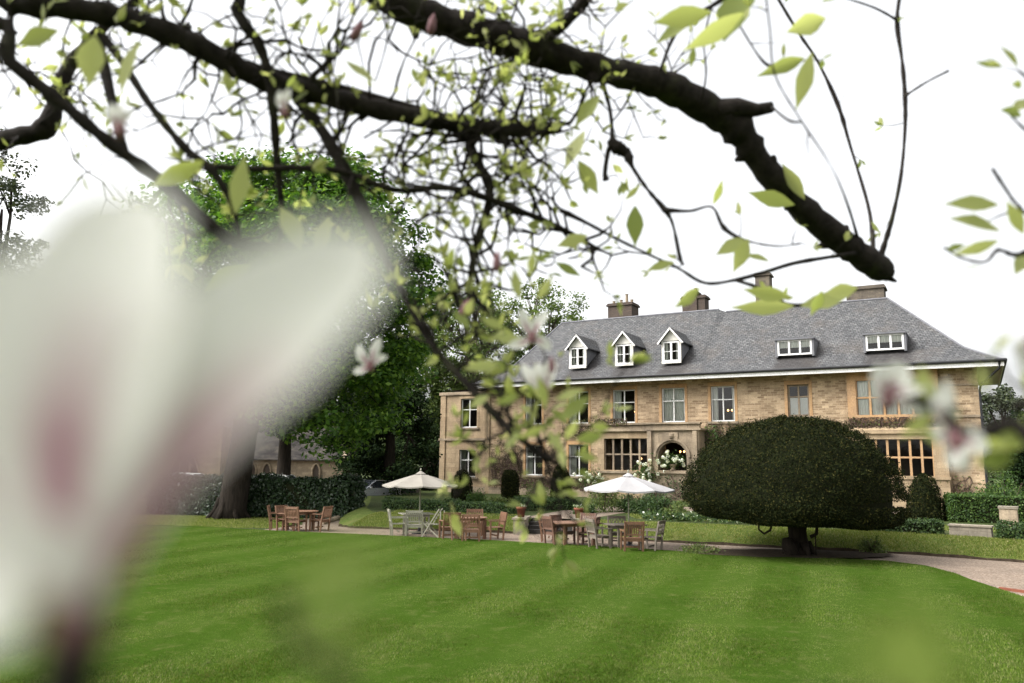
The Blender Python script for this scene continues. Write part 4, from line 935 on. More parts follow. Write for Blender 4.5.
def parasol(px, py, mat, rad, h_edge, h_top, label, rot):
    p = gpt(px, py, -.02); root = empty('parasol', (p.x, p.y, -.02), R(rot), label, 'parasol', 'parasols over the garden tables')
    n = 8; d = MB(); rows_ = 6
    def P_(i, t):       # t 0 apex .. 1 edge; i fractional panel coordinate
        k = int(math.floor(i)); f = i-k; a0, a1 = 2*math.pi*k/n, 2*math.pi*(k+1)/n
        r = rad*t; x = r*((1-f)*math.cos(a0)+f*math.cos(a1)); y = r*((1-f)*math.sin(a0)+f*math.sin(a1))
        z = h_top-(h_top-h_edge)*(t**1.12)-.05*t*math.sin(math.pi*f)
        return (x, y, z)
    for i in range(n*4):
        for j in range(rows_):
            a, b = j/rows_, (j+1)/rows_; d.quad(P_(i/4, b), P_((i+1)/4, b), P_((i+1)/4, a), P_(i/4, a))
        e = P_(i/4, 1); f_ = P_((i+1)/4, 1); d.quad((e[0], e[1], e[2]-.05), (f_[0], f_[1], f_[2]-.05), f_, e)
    c = d.build('canopy', mat, root)
    d = MB(); d.lathe([(rad*.14, -.03), (rad*.02, .08)], (0, 0, h_top), 16, caps=False); d.build('vent', mat, c)
    d = MB(); d.tube([(0, 0, 0), (0, 0, h_top+.1)], .024, 10); d.build('pole', PALEW, root)
    d = MB(); d.lathe([(.01, h_top+.08), (.035, h_top+.11), (.03, h_top+.16), (.005, h_top+.19)], n=10); d.build('finial', PALEW, root)
    for k in range(n):
        d = MB(); a = 2*math.pi*k/n; q = P_(k, .97); d.bar((0, 0, h_top-.06), (q[0], q[1], q[2]-.03), .02, .015); d.bar((0, 0, h_edge-.05), tuple(P_(k, .5)[m]-(0.03 if m == 2 else 0) for m in range(3)), .018, .012); d.build('rib', PALEW, root)
    d = MB(); d.lathe([(.28, 0), (.28, .06), (.06, .1), (.04, .3)], n=16); d.build('base', DARKMETAL, root)
parasol(419, 533.5, CANVAS, 1.42, 1.78, 2.22, 'cream canvas parasol with its pole showing at the left group of chairs', 10)
parasol(629, 547.5, CANVASW, 1.5, 1.85, 2.28, 'bright white canvas parasol in front of the house bay', 24)

# ================================================================== TREES
def tree(name, label, x, y, z0, h, tr, blobs, ncl, lpc, ls, lm, bark=BARK, cl_r=1.0, lean=0, group=None, limbs=14, hole=.0, cat='tree', asp=.6, fork=.35):
    root = empty(name, (x, y, z0), 0, label, cat, group)
    C = []
    wts = np.array([b[3]*b[4]*b[5] for b in blobs]); wts = wts/wts.sum()
    while len(C) < ncl:
        b = blobs[RNG.choice(len(blobs), p=wts)]
        u = unit(RNG.normal(size=3))*RNG.uniform(.35, 1)**.45
        C.append((b[0]+u[0]*b[3], b[1]+u[1]*b[4], b[2]+u[2]*b[5]))
    C = np.array(C)
    mb = MB(); hh = h*fork+.5
    tp = [Vector((0, 0, -.1)), Vector((.02*h*lean*.3, 0, .5)), Vector((lean*.4, .1, hh*.6)), Vector((lean*.7, 0, hh)), Vector((lean, .1, h*.78))]
    mb.tube(tp, [tr*1.35, tr*1.05, tr*.92, tr*.75, tr*.15], 14)
    for k in range(7): a = k*.9; mb.tube([(tr*.72*math.cos(a), tr*.72*math.sin(a), .9), (tr*1.0*math.cos(a), tr*1.0*math.sin(a), .3), (tr*1.7*math.cos(a), tr*1.7*math.sin(a), -.1)], [tr*.22, tr*.24, tr*.1], 7)
    mb.build('trunk', bark, root, True)
    idx = RNG.choice(ncl, min(limbs, ncl), replace=False)
    mb = MB()
    for i in idx:
        c = Vector(C[i]); s = random.uniform(.45, 1.0); st_ = tp[2].lerp(tp[4], s*.8); mid = st_.lerp(c, .5)+Vector((random.gauss(0, .4), random.gauss(0, .4), random.uniform(.1, .9)))
        q1 = st_.lerp(mid, .5)+Vector((random.gauss(0, .15),)*3); mb.tube([st_, q1, mid, c.lerp(mid, .4)+Vector((random.gauss(0, .3), 0, 0)), c], [tr*.42*(1.15-s*.6), tr*.33*(1.1-s*.5), tr*.22, tr*.12, tr*.03], 7)
        for j in np.argsort(((C-C[i])**2).sum(1))[1:4]:
            e = Vector(C[j]); mb.tube([mid, mid.lerp(e, .55)+Vector((0, 0, .2)), e], [tr*.12, tr*.07, tr*.015], 5)
    mb.build('limbs', bark, root, True)
    n = ncl*lpc; ci = RNG.integers(0, ncl, n); rad = cl_r*RNG.uniform(.6, 1.3, ncl)
    u = unit(RNG.normal(size=(n, 3)))*(RNG.uniform(0, 1, n)**.5)[:, None]
    P = C[ci]+u*rad[ci][:, None]*np.array([1.15, 1.15, .72])
    P[:, 2] = np.maximum(P[:, 2], .15)
    Nn = u*.6+np.array([0, 0, .75])+RNG.normal(size=(n, 3))*.55
    np_mesh('crown', leaf_quads(P, Nn, ls, asp), 4, lm, root)
    return root
p = gpt(229, 517, 0)
tree('chestnut_tree', 'great chestnut tree with fresh green crown rising behind the large blurred blossom', p.x, p.y, -.02, 18, .62,
     [(2.0, 0, 10.6, 7.4, 6.5, 5.8), (4.6, 0, 7.0, 4.2, 4.5, 3.9), (-2.5, 0, 10.5, 4.6, 5, 5.2), (2.2, 1, 14.4, 5.6, 4.0, 3.6), (2.4, 0, 14.6, 4.6, 3.6, 3.0), (6.6, .5, 5.6, 2.3, 3.2, 2.5)], 400, 235, .27, L_CHEST, cl_r=1.15, limbs=30, lean=1.2)
p = gpt(289, 505, 0); tree('broad_tree', 'slimmer dark trunked tree behind the laurel hedge before the chapel', p.x, 47.0, -.03, 11, .42, [(0, 0, 7.5, 4.0, 3.5, 3.4)], 60, 170, .28, L_DARK, limbs=14)
tree('dark_evergreen', 'dense black green evergreen filling the gap left of the house wall', -8.0, 53.5, .2, 10, .4, [(0, 0, 4.2, 2.3, 2.6, 4.2), (-2.4, .8, 4.0, 2.0, 2.2, 3.4), (-.6, .5, 7.5, 2.2, 2.2, 3.0)], 110, 240, .26, L_DARK, limbs=8)
tree('broad_tree', 'mid green tree rising between the chestnut and the left wing of the house', -7.0, 73, .2, 16, .4, [(0, 0, 10.0, 4.2, 3.5, 5.6), (2.0, 0, 7.6, 3, 3, 4.4)], 110, 170, .3, L_MID, limbs=14)
tree('airy_tree', 'airy spring tree with visible branches above the left roof end', 2.2, 76, .2, 21, .45, [(0, 0, 14.2, 5.6, 4.5, 6.2), (2.2, 0, 12.4, 4.2, 4, 4.6)], 105, 95, .34, L_MID, BARKL, cl_r=1.15, limbs=34)
tree('airy_tree', 'pale leafy tree behind the hanging magnolia twigs left of the roof', -4.0, 72, .2, 19.5, .45, [(0, 0, 12.8, 5.2, 4.5, 6.0)], 100, 100, .34, L_MID, BARKL, cl_r=1.15, limbs=30)
for (x, y, h, rx, lb) in ((40.5, 66, 9.2, 4.0, 'grey green tree showing beside the right corner of the house'), (46.5, 70, 8.6, 5.0, 'dark grey green tree at the right edge beyond the house'), (38.5, 58, 6.2, 2.4, 'lower dark tree against the house corner above the round bush')):
    tree('distant_tree', lb, x, y, .3, h, .3, [(0, 0, h*.52, rx, 3, h*.46)], 90, 150, .27, L_DARK if 'dark' in lb else L_CEDAR, cl_r=.9, limbs=10, group='trees beyond the right end of the house')
tree('dark_evergreen', 'small dark evergreen closing the gap right beside the left corner of the house', -6.6, 63, -.05, 6.5, .25, [(0, 0, 3.0, 2.2, 2, 3.0)], 60, 170, .26, L_DARK, limbs=6)
def cedar(x, y, h, rx, label):
    tree('cedar_tree', label, x, y, 0, h, .5, [(0, 0, h*.30+k*h*.13, rx*(1-k*.13), rx*(1-k*.13), h*.045) for k in range(6)], 150, 120, .32, L_CEDAR, cl_r=1.1, limbs=40, fork=.6)
cedar(-38.5, 58, 27, 6.5, 'tall grey green cedar at the far left edge of the picture')
for (x, y, h, rx, lb) in ((-27, 70, 17, 6.5, 'pale spring tree far behind the upper petal of the big blossom'), (-38, 74, 15, 7, 'pale spring tree far left behind the big blossom'), (-19, 82, 16, 6, 'pale spring tree behind the chapel roof and the chestnut'), (-12.2, 80, 8, 3.2, 'light green tree seen past the end gable of the chapel')):
    tree('spring_tree', lb, x, y, 0, h, .4, [(0, 0, h*.56, rx, 5, h*.42)], 90, 110, .38, L_MID, BARKL, cl_r=1.3, limbs=18, group='spring trees behind the chapel')

# ================================================================== CHAPEL
ch = empty('stone_chapel', (-17.5, 62, 0), R(4), 'low old stone chapel with arched windows behind the laurel hedge', 'chapel')
def gothic(w, h, zs):    # half outline of a pointed arch as list of (x, z) from left spring to apex to right
    pts = []
    for i in range(7):
        t = i/6; pts.append((-w/2*(1-t)**.75 if t < 1 else 0, zs+(h-zs)*math.sin(t*math.pi/2)))
    return pts+[(-x, z) for x, z in reversed(pts[:-1])]
def lancet(parent, x, y, z0, w, h, lights=1):
    ol = gothic(w, h, h-w*.8); d = MB(); d.poly([(x-w/2, y-.02, z0)]+[(x+a, y-.02, z0+b) for a, b in ol]+[(x+w/2, y-.02, z0)]); wn_ = d.build('window', DARKIN, parent)
    d = MB(); pts = [(x-w/2, y-.05, z0)]+[(x+a, y-.05, z0+b) for a, b in ol]+[(x+w/2, y-.05, z0)]; d.tube(pts, .08, 6)
    if lights > 1:
        for k in range(1, lights): xm = x-w/2+w*k/lights; d.tube([(xm, y-.05, z0), (xm, y-.05, z0+h*.62)], .06, 6)
        d.tube([(x-w*.25, y-.05, z0+h*.55), (x, y-.05, z0+h*.8), (x+w*.25, y-.05, z0+h*.55)], .05, 6)
    d.build('tracery', CHAPST, wn_)
d = MB(); d.box(-4, 4.6, 0, 6, -.05, 2.75); d.poly([(4.6, 0, 2.75), (4.6, 6, 2.75), (4.6, 6, 6.2)]); d.box(4.2, 5.0, -.35, .15, -.05, 2.4); d.build('aisle_wall', CHAPST, ch)
d = MB(); d.quad((-4, -.25, 2.7), (4.55, -.25, 2.7), (4.55, 6, 6.0), (-4, 6, 6.0)); d.quad((-4, -.25, 2.62), (4.55, -.25, 2.62), (4.55, -.25, 2.7), (-4, -.25, 2.7)); d.build('aisle_roof', CHROOF, ch)
d = MB(); d.bar((4.68, -.3, 2.82), (4.68, 6, 6.2), .3, .16); d.bar((4.9, 6, 6), (4.9, 6, 0), .3, .3); d.build('coping', PALE, ch)
d = MB(); d.box(-14, -4.05, -2, 7, -.05, 5.2); d.poly([(-14, -2, 5.2), (-4.05, -2, 5.2), (-9, -2, 9.5)]); d.build('nave_wall', CHAPST, ch)
d = MB(); d.quad((-14.3, -2.2, 5.0), (-9, -2.2, 9.6), (-9, 7, 9.6), (-14.3, 7, 5.0)); d.quad((-3.75, -2.2, 5.0), (-9, -2.2, 9.6), (-9, 7, 9.6), (-3.75, 7, 5.0)); d.build('nave_roof', CHROOF, ch)
for x in (-3.1, -2.2, -1.1, -.1, 2.6): lancet(ch, x, 0, .5, .6, 1.9)
lancet(ch, -6.6, -2, .7, 2.3, 2.6, 3)

# ================================================================== CARS
def paint(name, col, metal=.0):
    m, nt, b = new_mat(name); b.inputs['Base Color'].default_value = col+(1,); b.inputs['Metallic'].default_value = metal
    b.inputs['Roughness'].default_value = .3; b.inputs['Coat Weight'].default_value = .6
    f = noise(nt, coords(nt), 12, 3); nt.links.new(ramp(nt, f, [(.3, (.25,)*3), (.7, (.36,)*3)]), b.inputs['Roughness']); return m
TYRE = noise_mat('tyre_rubber', [(.3, (.012,)*3), (.7, (.03,)*3)], 12, .9)
CARGLASS = noise_mat('car_glass', [(.3, (.015, .018, .02)), (.7, (.03, .035, .04))], 3, .08, 0, spec=.6)
RIM = paint('alloy', (.5, .5, .52), .8); HEADL = paint('headlight_lens', (.75, .78, .8))
def car(x, y, z, rot, pm, label):
    root = empty('parked_car', (x, y, z), R(rot), label, 'car', 'cars parked behind the hedge')
    prof = [(-2.1, .35), (-2.15, .7), (-2.0, .95), (-1.1, 1.0), (1.15, .98), (1.75, .86), (2.1, .72), (2.15, .4)]
    d = MB(); n = len(prof)
    def sec(x, z): w = .88-.10*max(0, abs(x)-1.4)-.05*max(0, z-.7)*2; return w
    L_ = [(-sec(a, b), a, b) for a, b in prof]; R__ = [(sec(a, b), a, b) for a, b in prof]
    for i in range(n-1): d.quad(L_[i], L_[i+1], R__[i+1], R__[i])
    d.poly([(p_[0], p_[1], p_[2]) for p_ in L_]); d.poly(list(reversed(R__)))
    d.quad(L_[0], R__[0], R__[-1], L_[-1])
    cab = [(-1.85, .97), (-1.35, 1.42), (.1, 1.46), (1.1, .97)]
    d.quad((-.64, cab[1][0], cab[1][1]), (.64, cab[1][0], cab[1][1]), (.62, cab[2][0], cab[2][1]), (-.62, cab[2][0], cab[2][1]))
    for sx_ in (-1, 1):
        for (a, b), (e, f) in zip(cab, cab[1:]): d.bar((sx_*(.83 if b < 1.2 else .64), a, b), (sx_*(.83 if f < 1.2 else .63), e, f), .06, .05)
    d.build('body', pm, root, False)
    d = MB(); w0, w1 = .81, .62
    d.quad((-w0, cab[3][0], .975), (w0, cab[3][0], .975), (w1, cab[2][0], 1.45), (-w1, cab[2][0], 1.45)); d.quad((w0, cab[0][0], .975), (-w0, cab[0][0], .975), (-w1, cab[1][0], 1.41), (w1, cab[1][0], 1.41))
    for sx_ in (-1, 1): d.poly([(sx_*w0, cab[0][0], .975), (sx_*w0, cab[3][0], .975), (sx_*w1, cab[2][0], 1.44), (sx_*w1, cab[1][0], 1.40)])
    d.build('windows', CARGLASS, root)
    for sx_ in (-1, 1):
        for yy in (-1.3, 1.35):
            d = MB(); d.tube([(sx_*.9, yy, .32), (sx_*.68, yy, .32)], .32, 18); wh = d.build('wheel', TYRE, root)
            d = MB(); d.tube([(sx_*.91, yy, .32), (sx_*.895, yy, .32)], .2, 14); d.build('rim', RIM, wh)
        d = MB(); d.box(sx_*.62-.16, sx_*.62+.16, 2.03, 2.1, .62, .76); d.build('headlight', HEADL, root)
        d = MB(); d.box(sx_*.92-.08, sx_*.92+.08, .75, .87, .98, 1.1); d.build('mirror', pm, root)
    d = MB(); d.box(-.45, .45, 2.1, 2.16, .42, .6); d.build('grille', DARKMETAL, root)
    d = MB(); d.box(-.26, .26, 2.16, 2.175, .46, .57); d.build('number_plate', HEADL, root)
car(-9.0, 52.0, -.02, -215, paint('silver_paint', (.42, .44, .47), .5), 'silver car with its front showing past the end of the laurel hedge')
car(-8.0, 55.5, -.02, -205, paint('dark_paint', (.02, .022, .028)), 'dark car parked just right of the silver car')
car(-14.1, 47.0, .36, 84, paint('white_paint_car', (.75, .75, .74)), 'white car whose pale roof shows above the laurel hedge')
car(-19.6, 47.5, .36, 84, paint('pale_grey_paint', (.6, .61, .6)), 'pale car half hidden behind the trunk of the chestnut')

# ================================================================== MAGNOLIA (foreground)
def petal_mat():
    m, nt, b = new_mat('magnolia_petal'); a = N_(nt, 'Attribute'); a.attribute_name = 'petal'
    sx = N_(nt, 'SeparateXYZ'); nt.links.new(a.outputs['Vector'], sx.inputs[0])      # x along, y across
    ax = math_(nt, 'ABSOLUTE', sx.outputs[1])
    band = ramp(nt, ax, [(.0, (1, 1, 1)), (.22, (.75,)*3), (.6, (0, 0, 0))])
    lng = ramp(nt, sx.outputs[0], [(.05, (1, 1, 1)), (.34, (.85,)*3), (.66, (0, 0, 0))])
    f = noise(nt, coords(nt), 60, 3)
    fac = math_(nt, 'MULTIPLY', math_(nt, 'MULTIPLY', band, lng), math_(nt, 'ADD', math_(nt, 'MULTIPLY', f, .5), .8))
    c = mixc(nt, fac, (.72, .71, .67), (.30, .075, .145))
    c = mixc(nt, ramp(nt, sx.outputs[0], [(.0, (.55,)*3), (.2, (0, 0, 0))]), c, (.32, .08, .12))
    nt.links.new(c, b.inputs['Base Color']); b.inputs['Roughness'].default_value = .5; b.inputs['Specular IOR Level'].default_value = .3
    t = N_(nt, 'BsdfTranslucent'); nt.links.new(c, t.inputs[0]); mx = N_(nt, 'MixShader'); mx.inputs[0].default_value = .4
    nt.links.new(b.outputs[0], mx.inputs[1]); nt.links.new(t.outputs[0], mx.inputs[2]); nt.links.new(mx.outputs[0], nt.nodes['Material Output'].inputs[0]); return m
PETAL = petal_mat()
BUD = noise_mat('bud_purple', [(.3, (.11, .045, .055)), (.7, (.24, .12, .13))], 40, .7, .2, .002)
mag = empty('magnolia_tree', (-2.7, 1.1, knoll(1.1)), 0, 'magnolia in bloom overhanging the picture with dark limbs, fresh leaves and a huge blurred blossom', 'tree')
MO = mag.location.copy()
def mloc(p): return Vector(p)-MO
def catmull(P, k=6):
    P = [Vector(p) for p in P]; out = []
    for i in range(len(P)-1):
        p0, p1, p2, p3 = P[max(i-1, 0)], P[i], P[i+1], P[min(i+2, len(P)-1)]
        for j in range(k):
            t = j/k; out.append(.5*((2*p1)+(p2-p0)*t+(2*p0-5*p1+4*p2-p3)*t*t+(3*p1-p0-3*p2+p3)*t**3))
    out.append(P[-1]); return out
def lerp_list(a, n):
    k = len(a)-1; out = []
    for i in range(n):
        t = i/(n-1)*k; j = min(int(t), k-1); out.append(a[j]*(1-(t-j))+a[j+1]*(t-j))
    return out
MAGL = []      # leaves: (base, tip direction, normal, length, width)
def add_leaf(b, d, n, L, w=.42): MAGL.append((Vector(b), Vector(d).normalized(), Vector(n), L, w))
NODES = []     # places on the limbs from which twigs may spring
def limb(pre, pts, radpx, n=12, rough=.10, knots=0, bark=MAGBARK, extra=None):
    """pre: world points of the hidden run to the trunk; pts: (px, py, depth); radpx radii in px at that depth"""
    W_ = [Vector(q) for q in pre]+[at(*q) for q in pts]
    rr = [r for r in ([radpx[0]*pts[0][2]/F]*len(pre)+[r*q[2]/F for r, q in zip(radpx, pts)])]
    c = catmull(W_); rad = lerp_list(rr, len(c))
    rad = [r*(1+rough*math.sin(i*1.9+1)+random.gauss(0, rough*.7)) for i, r in enumerate(rad)]
    mb = MB(); mb.tube([mloc(p) for p in c], rad, n)
    for k in range(knots):
        i = random.randrange(len(c)//5, len(c)); r = rad[i]; d = Vector((random.gauss(0, 1), random.gauss(0, .4), random.gauss(.3, 1))).normalized()
        mb.tube([mloc(c[i]), mloc(c[i]+d*r*.95), mloc(c[i]+d*r*random.uniform(1.2, 1.9))], [r*.5, r*.42, r*.16], 7)
    if extra:
        for e in extra: mb.tube([mloc(at(*q[:3])) for q in e], [q[3]*q[2]/F for q in e], 9)
    mb.build('limb', bark, mag, True)
    NODES.append((c[len(pre)*6:], rad[len(pre)*6:])); return c
TRK = [(-2.7, 1.1, .95), (-2.65, 1.12, 1.7), (-2.5, 1.2, 2.6), (-2.35, 1.35, 3.3), (-2.1, 1.5, 4.0)]
mb = MB(); c = catmull(TRK, 5); mb.tube([mloc(p) for p in c], lerp_list([.24, .17, .15, .13, .09], len(c)), 14); mb.build('trunk', MAGBARK, mag, True)
L1 = limb([TRK[3], (-1.8, 1.7, 3.45)], [(-40, -6, 2.0), (20, 3, 2.0), (75, 9, 2.0), (130, 20, 2.02), (195, 45, 2.05), (255, 76, 2.1), (320, 95, 2.15), (395, 113, 2.2), (465, 125, 2.3), (520, 130, 2.4), (560, 127, 2.45)], [12.5, 12.5, 12.5, 12.5, 12, 11.5, 10.5, 10, 9, 8, 6], knots=16)
L2 = limb([TRK[4], (-1.2, 1.9, 4.3)], [(330, -45, 2.3), (385, -4, 2.35), (440, 20, 2.4), (500, 38, 2.45), (560, 58, 2.5), (612, 72, 2.55), (660, 84, 2.6), (705, 107, 2.7), (738, 130, 2.75), (762, 165, 2.8), (800, 206, 2.9), (840, 240, 3.0), (870, 262, 3.05), (884, 272, 3.1), (889, 280, 3.1)],
          [17, 17, 17, 17, 16, 14, 16, 17, 16, 13, 13.5, 13.5, 14, 12, 3], 14, .07, knots=22, extra=[[(715, 112, 2.7, 14), (738, 108, 2.7, 11), (757, 110, 2.7, 7), (772, 107, 2.7, 6)], [(730, 112, 2.75, 12), (735, 122, 2.75, 13)]])
L3 = limb([TRK[2], (-1.9, 1.4, 3.0)], [(-30, 28, 1.8), (10, 62, 1.8), (60, 102, 1.82), (115, 147, 1.85), (165, 183, 1.9), (200, 216, 1.92), (232, 240, 1.95), (270, 246, 2.0), (315, 242, 2.05)], [7.5, 7.5, 7, 6.5, 6.5, 6.5, 6, 4.5, 2.5], knots=8)
L3b = limb([TRK[3], (-2.0, 2.0, 3.4)], [(-40, 150, 2.6), (10, 138, 2.6), (45, 128, 2.6), (58, 95, 2.6), (72, 62, 2.6), (110, 22, 2.6), (150, -10, 2.6)], [10, 10, 11, 9, 7, 5, 4], knots=4)
L4 = limb([TRK[4], (-1.5, 1.9, 4.2)], [(215, -25, 2.0), (238, 15, 2.0), (262, 52, 2.02), (272, 100, 2.05), (277, 160, 2.1), (282, 215, 2.15), (279, 240, 2.2)], [6.5, 6, 5.5, 5, 4, 3, 2], knots=6)
L5 = limb([L1[4*6+30]], [(300, 92, 2.15), (325, 135, 2.1), (352, 185, 2.08), (380, 245, 2.05), (402, 292, 2.0), (432, 345, 1.95), (468, 385, 1.9), (505, 425, 1.88), (535, 450, 1.86), (560, 466, 1.86)], [6.5, 6.5, 7, 4.5, 3.2, 3.2, 3.6, 3.8, 3, 1.5], knots=8)
L6 = limb([L3[-30]], [(100, 40, 2.02), (122, 62, 1.98), (150, 105, 1.95), (185, 148, 1.95), (212, 170, 1.95), (232, 205, 1.97), (240, 240, 2.0)], [5, 4.5, 4.2, 4.2, 4.5, 3, 2], knots=4)
L7 = limb([], [(205, 166, 1.95), (250, 169, 1.98), (300, 168, 2.0), (345, 172, 2.05), (395, 190, 2.1), (450, 188, 2.2), (505, 205, 2.3), (560, 228, 2.4), (600, 250, 2.45)], [3.2, 3.4, 3.4, 3.2, 3, 3.6, 3.6, 3, 1.6], knots=12)
L8 = limb([L1[-34]], [(455, 122, 2.3), (470, 150, 2.32), (490, 190, 2.3), (478, 240, 2.28), (470, 290, 2.25), (482, 345, 2.2)], [6, 5.5, 4.5, 4, 3.2, 2], knots=12)
L9 = limb([L2[5*6+6]], [(545, 40, 2.45), (575, 12, 2.4), (600, -25, 2.35)], [8, 7, 6], knots=3)
# thin single twigs: (px, py, depth, r px)
TW = MB()
def twig(pts, node=True):
    c = catmull([at(*q[:3]) for q in pts], 5); r = lerp_list([q[3]*q[2]/F for q in pts], len(c)); r = [a*(1+random.gauss(0, .12)) for a in r]
    TW.tube([mloc(p_) for p_ in c], r, 6)
    if node: NODES.append((c, r))
    return c
twig([(603, 84, 2.55, 3), (610, 110, 2.52, 2.2), (612, 138, 2.5, 2.5), (608, 152, 2.5, 3), (605, 172, 2.5, 2.4), (606, 180, 2.5, 4)])
twig([(609, 140, 2.5, 4), (618, 148, 2.5, 7), (627, 154, 2.5, 6), (633, 168, 2.48, 2), (648, 190, 2.46, 1.8), (665, 210, 2.45, 3.2), (673, 225, 2.45, 1.6), (680, 258, 2.45, 2.2), (684, 265, 2.45, 1.2)])
twig([(665, 210, 2.45, 3), (690, 211, 2.4, 1.5), (712, 207, 2.38, 1.2), (724, 228, 2.36, 2.6), (745, 240, 2.36, 1.3), (775, 246, 2.36, 1), (800, 244, 2.36, .8)])
twig([(862, 252, 3.0, 2.6), (830, 257, 2.9, 2), (795, 263, 2.8, 2.4), (765, 272, 2.7, 2.2), (735, 280, 2.6, 2.3), (705, 283, 2.5, 1.8), (678, 268, 2.46, 1.6), (650, 255, 2.4, 1.4), (615, 238, 2.35, 1.6), (585, 222, 2.3, 2.2), (560, 210, 2.3, 3)])
twig([(735, 280, 2.6, 2), (765, 290, 2.55, 1.6), (790, 305, 2.5, 2.2), (830, 300, 2.45, 1)])
twig([(878, 264, 3.07, 4), (884, 246, 3.06, 3.5), (893, 215, 3.02, 2.4), (901, 175, 3.0, 2.2), (905, 130, 3.0, 2.0), (905, 96, 3.0, 3.0), (902, 60, 3.0, 2.0), (897, 20, 3.0, 2.4), (902, -15, 3.0, 2)])
twig([(905, 96, 3.0, 1.4), (925, 83, 2.8, 1), (948, 71, 2.6, 1.2)], False)
twig([(897, 20, 3, 1.6), (875, 8, 2.8, 1), (845, -2, 2.7, .9)], False)
twig([(872, 262, 3.06, 3), (873, 243, 3.06, 2.6), (868, 205, 3.2, 1.7), (850, 145, 3.3, 1.5), (838, 105, 3.3, 2.2), (818, 62, 3.3, 1.4), (800, 35, 3.3, 1.6), (780, 2, 3.3, 1.6), (768, -20, 3.3, 1.6)])
twig([(858, 254, 3.02, 2.2), (857, 236, 3.0, 1.8), (838, 180, 1.9, .9), (802, 122, 1.9, 1.0), (775, 75, 1.9, .9), (770, 30, 1.9, .9), (765, -10, 1.9, .9)])
twig([(802, 122, 1.9, 1.2), (788, 120, 1.95, 1.6), (772, 107, 2.6, 1.2)], False)
twig([(740, 26, 2.2, .9), (758, 55, 2.2, 1.1), (770, 66, 2.2, 2.2), (785, 64, 2.2, 1), (800, 60, 2.2, .8)])
twig([(658, 78, 2.55, 1.6), (672, 40, 2.5, 1.8), (690, 18, 2.45, 2), (712, 6, 2.4, 2.5), (735, -10, 2.4, 3)])
twig([(700, 108, 2.65, 1), (706, 75, 2.5, 1), (704, 40, 2.4, .9), (712, 6, 2.4, 1.2)])
twig([(375, 82, 2.1, .8), (387, 40, 2.1, 1.0), (388, -8, 2.1, 1)], False)
# arching branch that comes down on the right-hand side outside the picture
ARC = [Vector(TRK[4]), Vector((-.8, 1.5, 4.5)), Vector((.6, 1.5, 4.4)), Vector((1.5, 1.5, 4.0)), Vector((1.75, 1.6, 3.4)), Vector((1.5, 1.55, 3.0)), Vector((1.2, 1.2, 2.75))]
cA = catmull(ARC); mb = MB(); cA = [p_+Vector((random.gauss(0, .012), random.gauss(0, .012), random.gauss(0, .012))) for p_ in cA]; mb.tube([mloc(p_) for p_ in cA], lerp_list([.05, .042, .034, .024, .015, .010, .006], len(cA)), 10); mb.build('limb', MAGBARK, mag, True)
def from_world(w0, pts):
    a_ = cA[w0]; b_ = at(*pts[0][:3]); sg = Vector((random.uniform(-.04, .1), random.uniform(-.12, .12), random.uniform(-.1, .16)))
    c = catmull([a_, a_.lerp(b_, .35)+sg, a_.lerp(b_, .7)+sg*.6-Vector((0, 0, .05))]+[at(*q[:3]) for q in pts], 5); r = lerp_list([pts[0][3]*pts[0][2]/F*k_ for k_ in (1.6, 1.4, 1.2)]+[q[3]*q[2]/F for q in pts], len(c)); r = [q_*(1+random.gauss(0, .12)) for q_ in r]; TW.tube([mloc(p_) for p_ in c], r, 6); NODES.append((c, r))
from_world(27, [(1040, 250, 1.6, 3), (1015, 255, 1.6, 2.6), (998, 250, 1.6, 2.4), (985, 262, 1.6, 1.6), (962, 258, 1.6, 1.3), (943, 247, 1.6, 1.2)])
from_world(24, [(1040, 215, 1.6, 2), (1018, 205, 1.6, 1.6), (1005, 188, 1.6, 1.8), (992, 168, 1.6, 1.6)])
from_world(22, [(1050, 145, 1.6, 2), (1026, 130, 1.6, 1.6), (1010, 115, 1.6, 1.2)])
from_world(20, [(1045, 90, 1.6, 2), (1030, 80, 1.6, 1.6), (1018, 70, 1.6, 1.2)])
from_world(32, [(1060, 440, .72, 6), (1015, 425, .72, 6), (985, 432, .72, 6), (962, 430, .72, 6), (940, 412, .72, 5), (915, 398, .72, 4), (893, 395, .72, 4)])
from_world(30, [(1060, 395, .8, 5), (1035, 400, .8, 5), (1012, 408, .8, 4)])
# low branch that passes under and beside the lens carrying the nearest blossom
LB = [Vector(TRK[1]), Vector((-1.4, .7, 2.0)), Vector((-.5, .3, 2.35)), Vector((-.22, .2, 2.46)), at(62, 720, .17)]
cB = catmull(LB); mb = MB(); mb.tube([mloc(p_) for p_ in cB], lerp_list([.03, .022, .012, .008, .006], len(cB)), 10)
c2 = catmull([LB[3], Vector((-.05, .2, 2.47)), at(700, 745, .2), at(880, 715, .16), at(900, 690, .15)]); mb.tube([mloc(p_) for p_ in c2], lerp_list([.005, .004, .003, .0022, .0015], len(c2)), 8)
c3 = catmull([LB[3], at(300, 740, .21), at(292, 640, .21), at(280, 590, .21)]); mb.tube([mloc(p_) for p_ in c3], lerp_list([.003, .002, .0018, .0014], len(c3)), 8)
mb.build('limb', MAGBARK, mag, True)

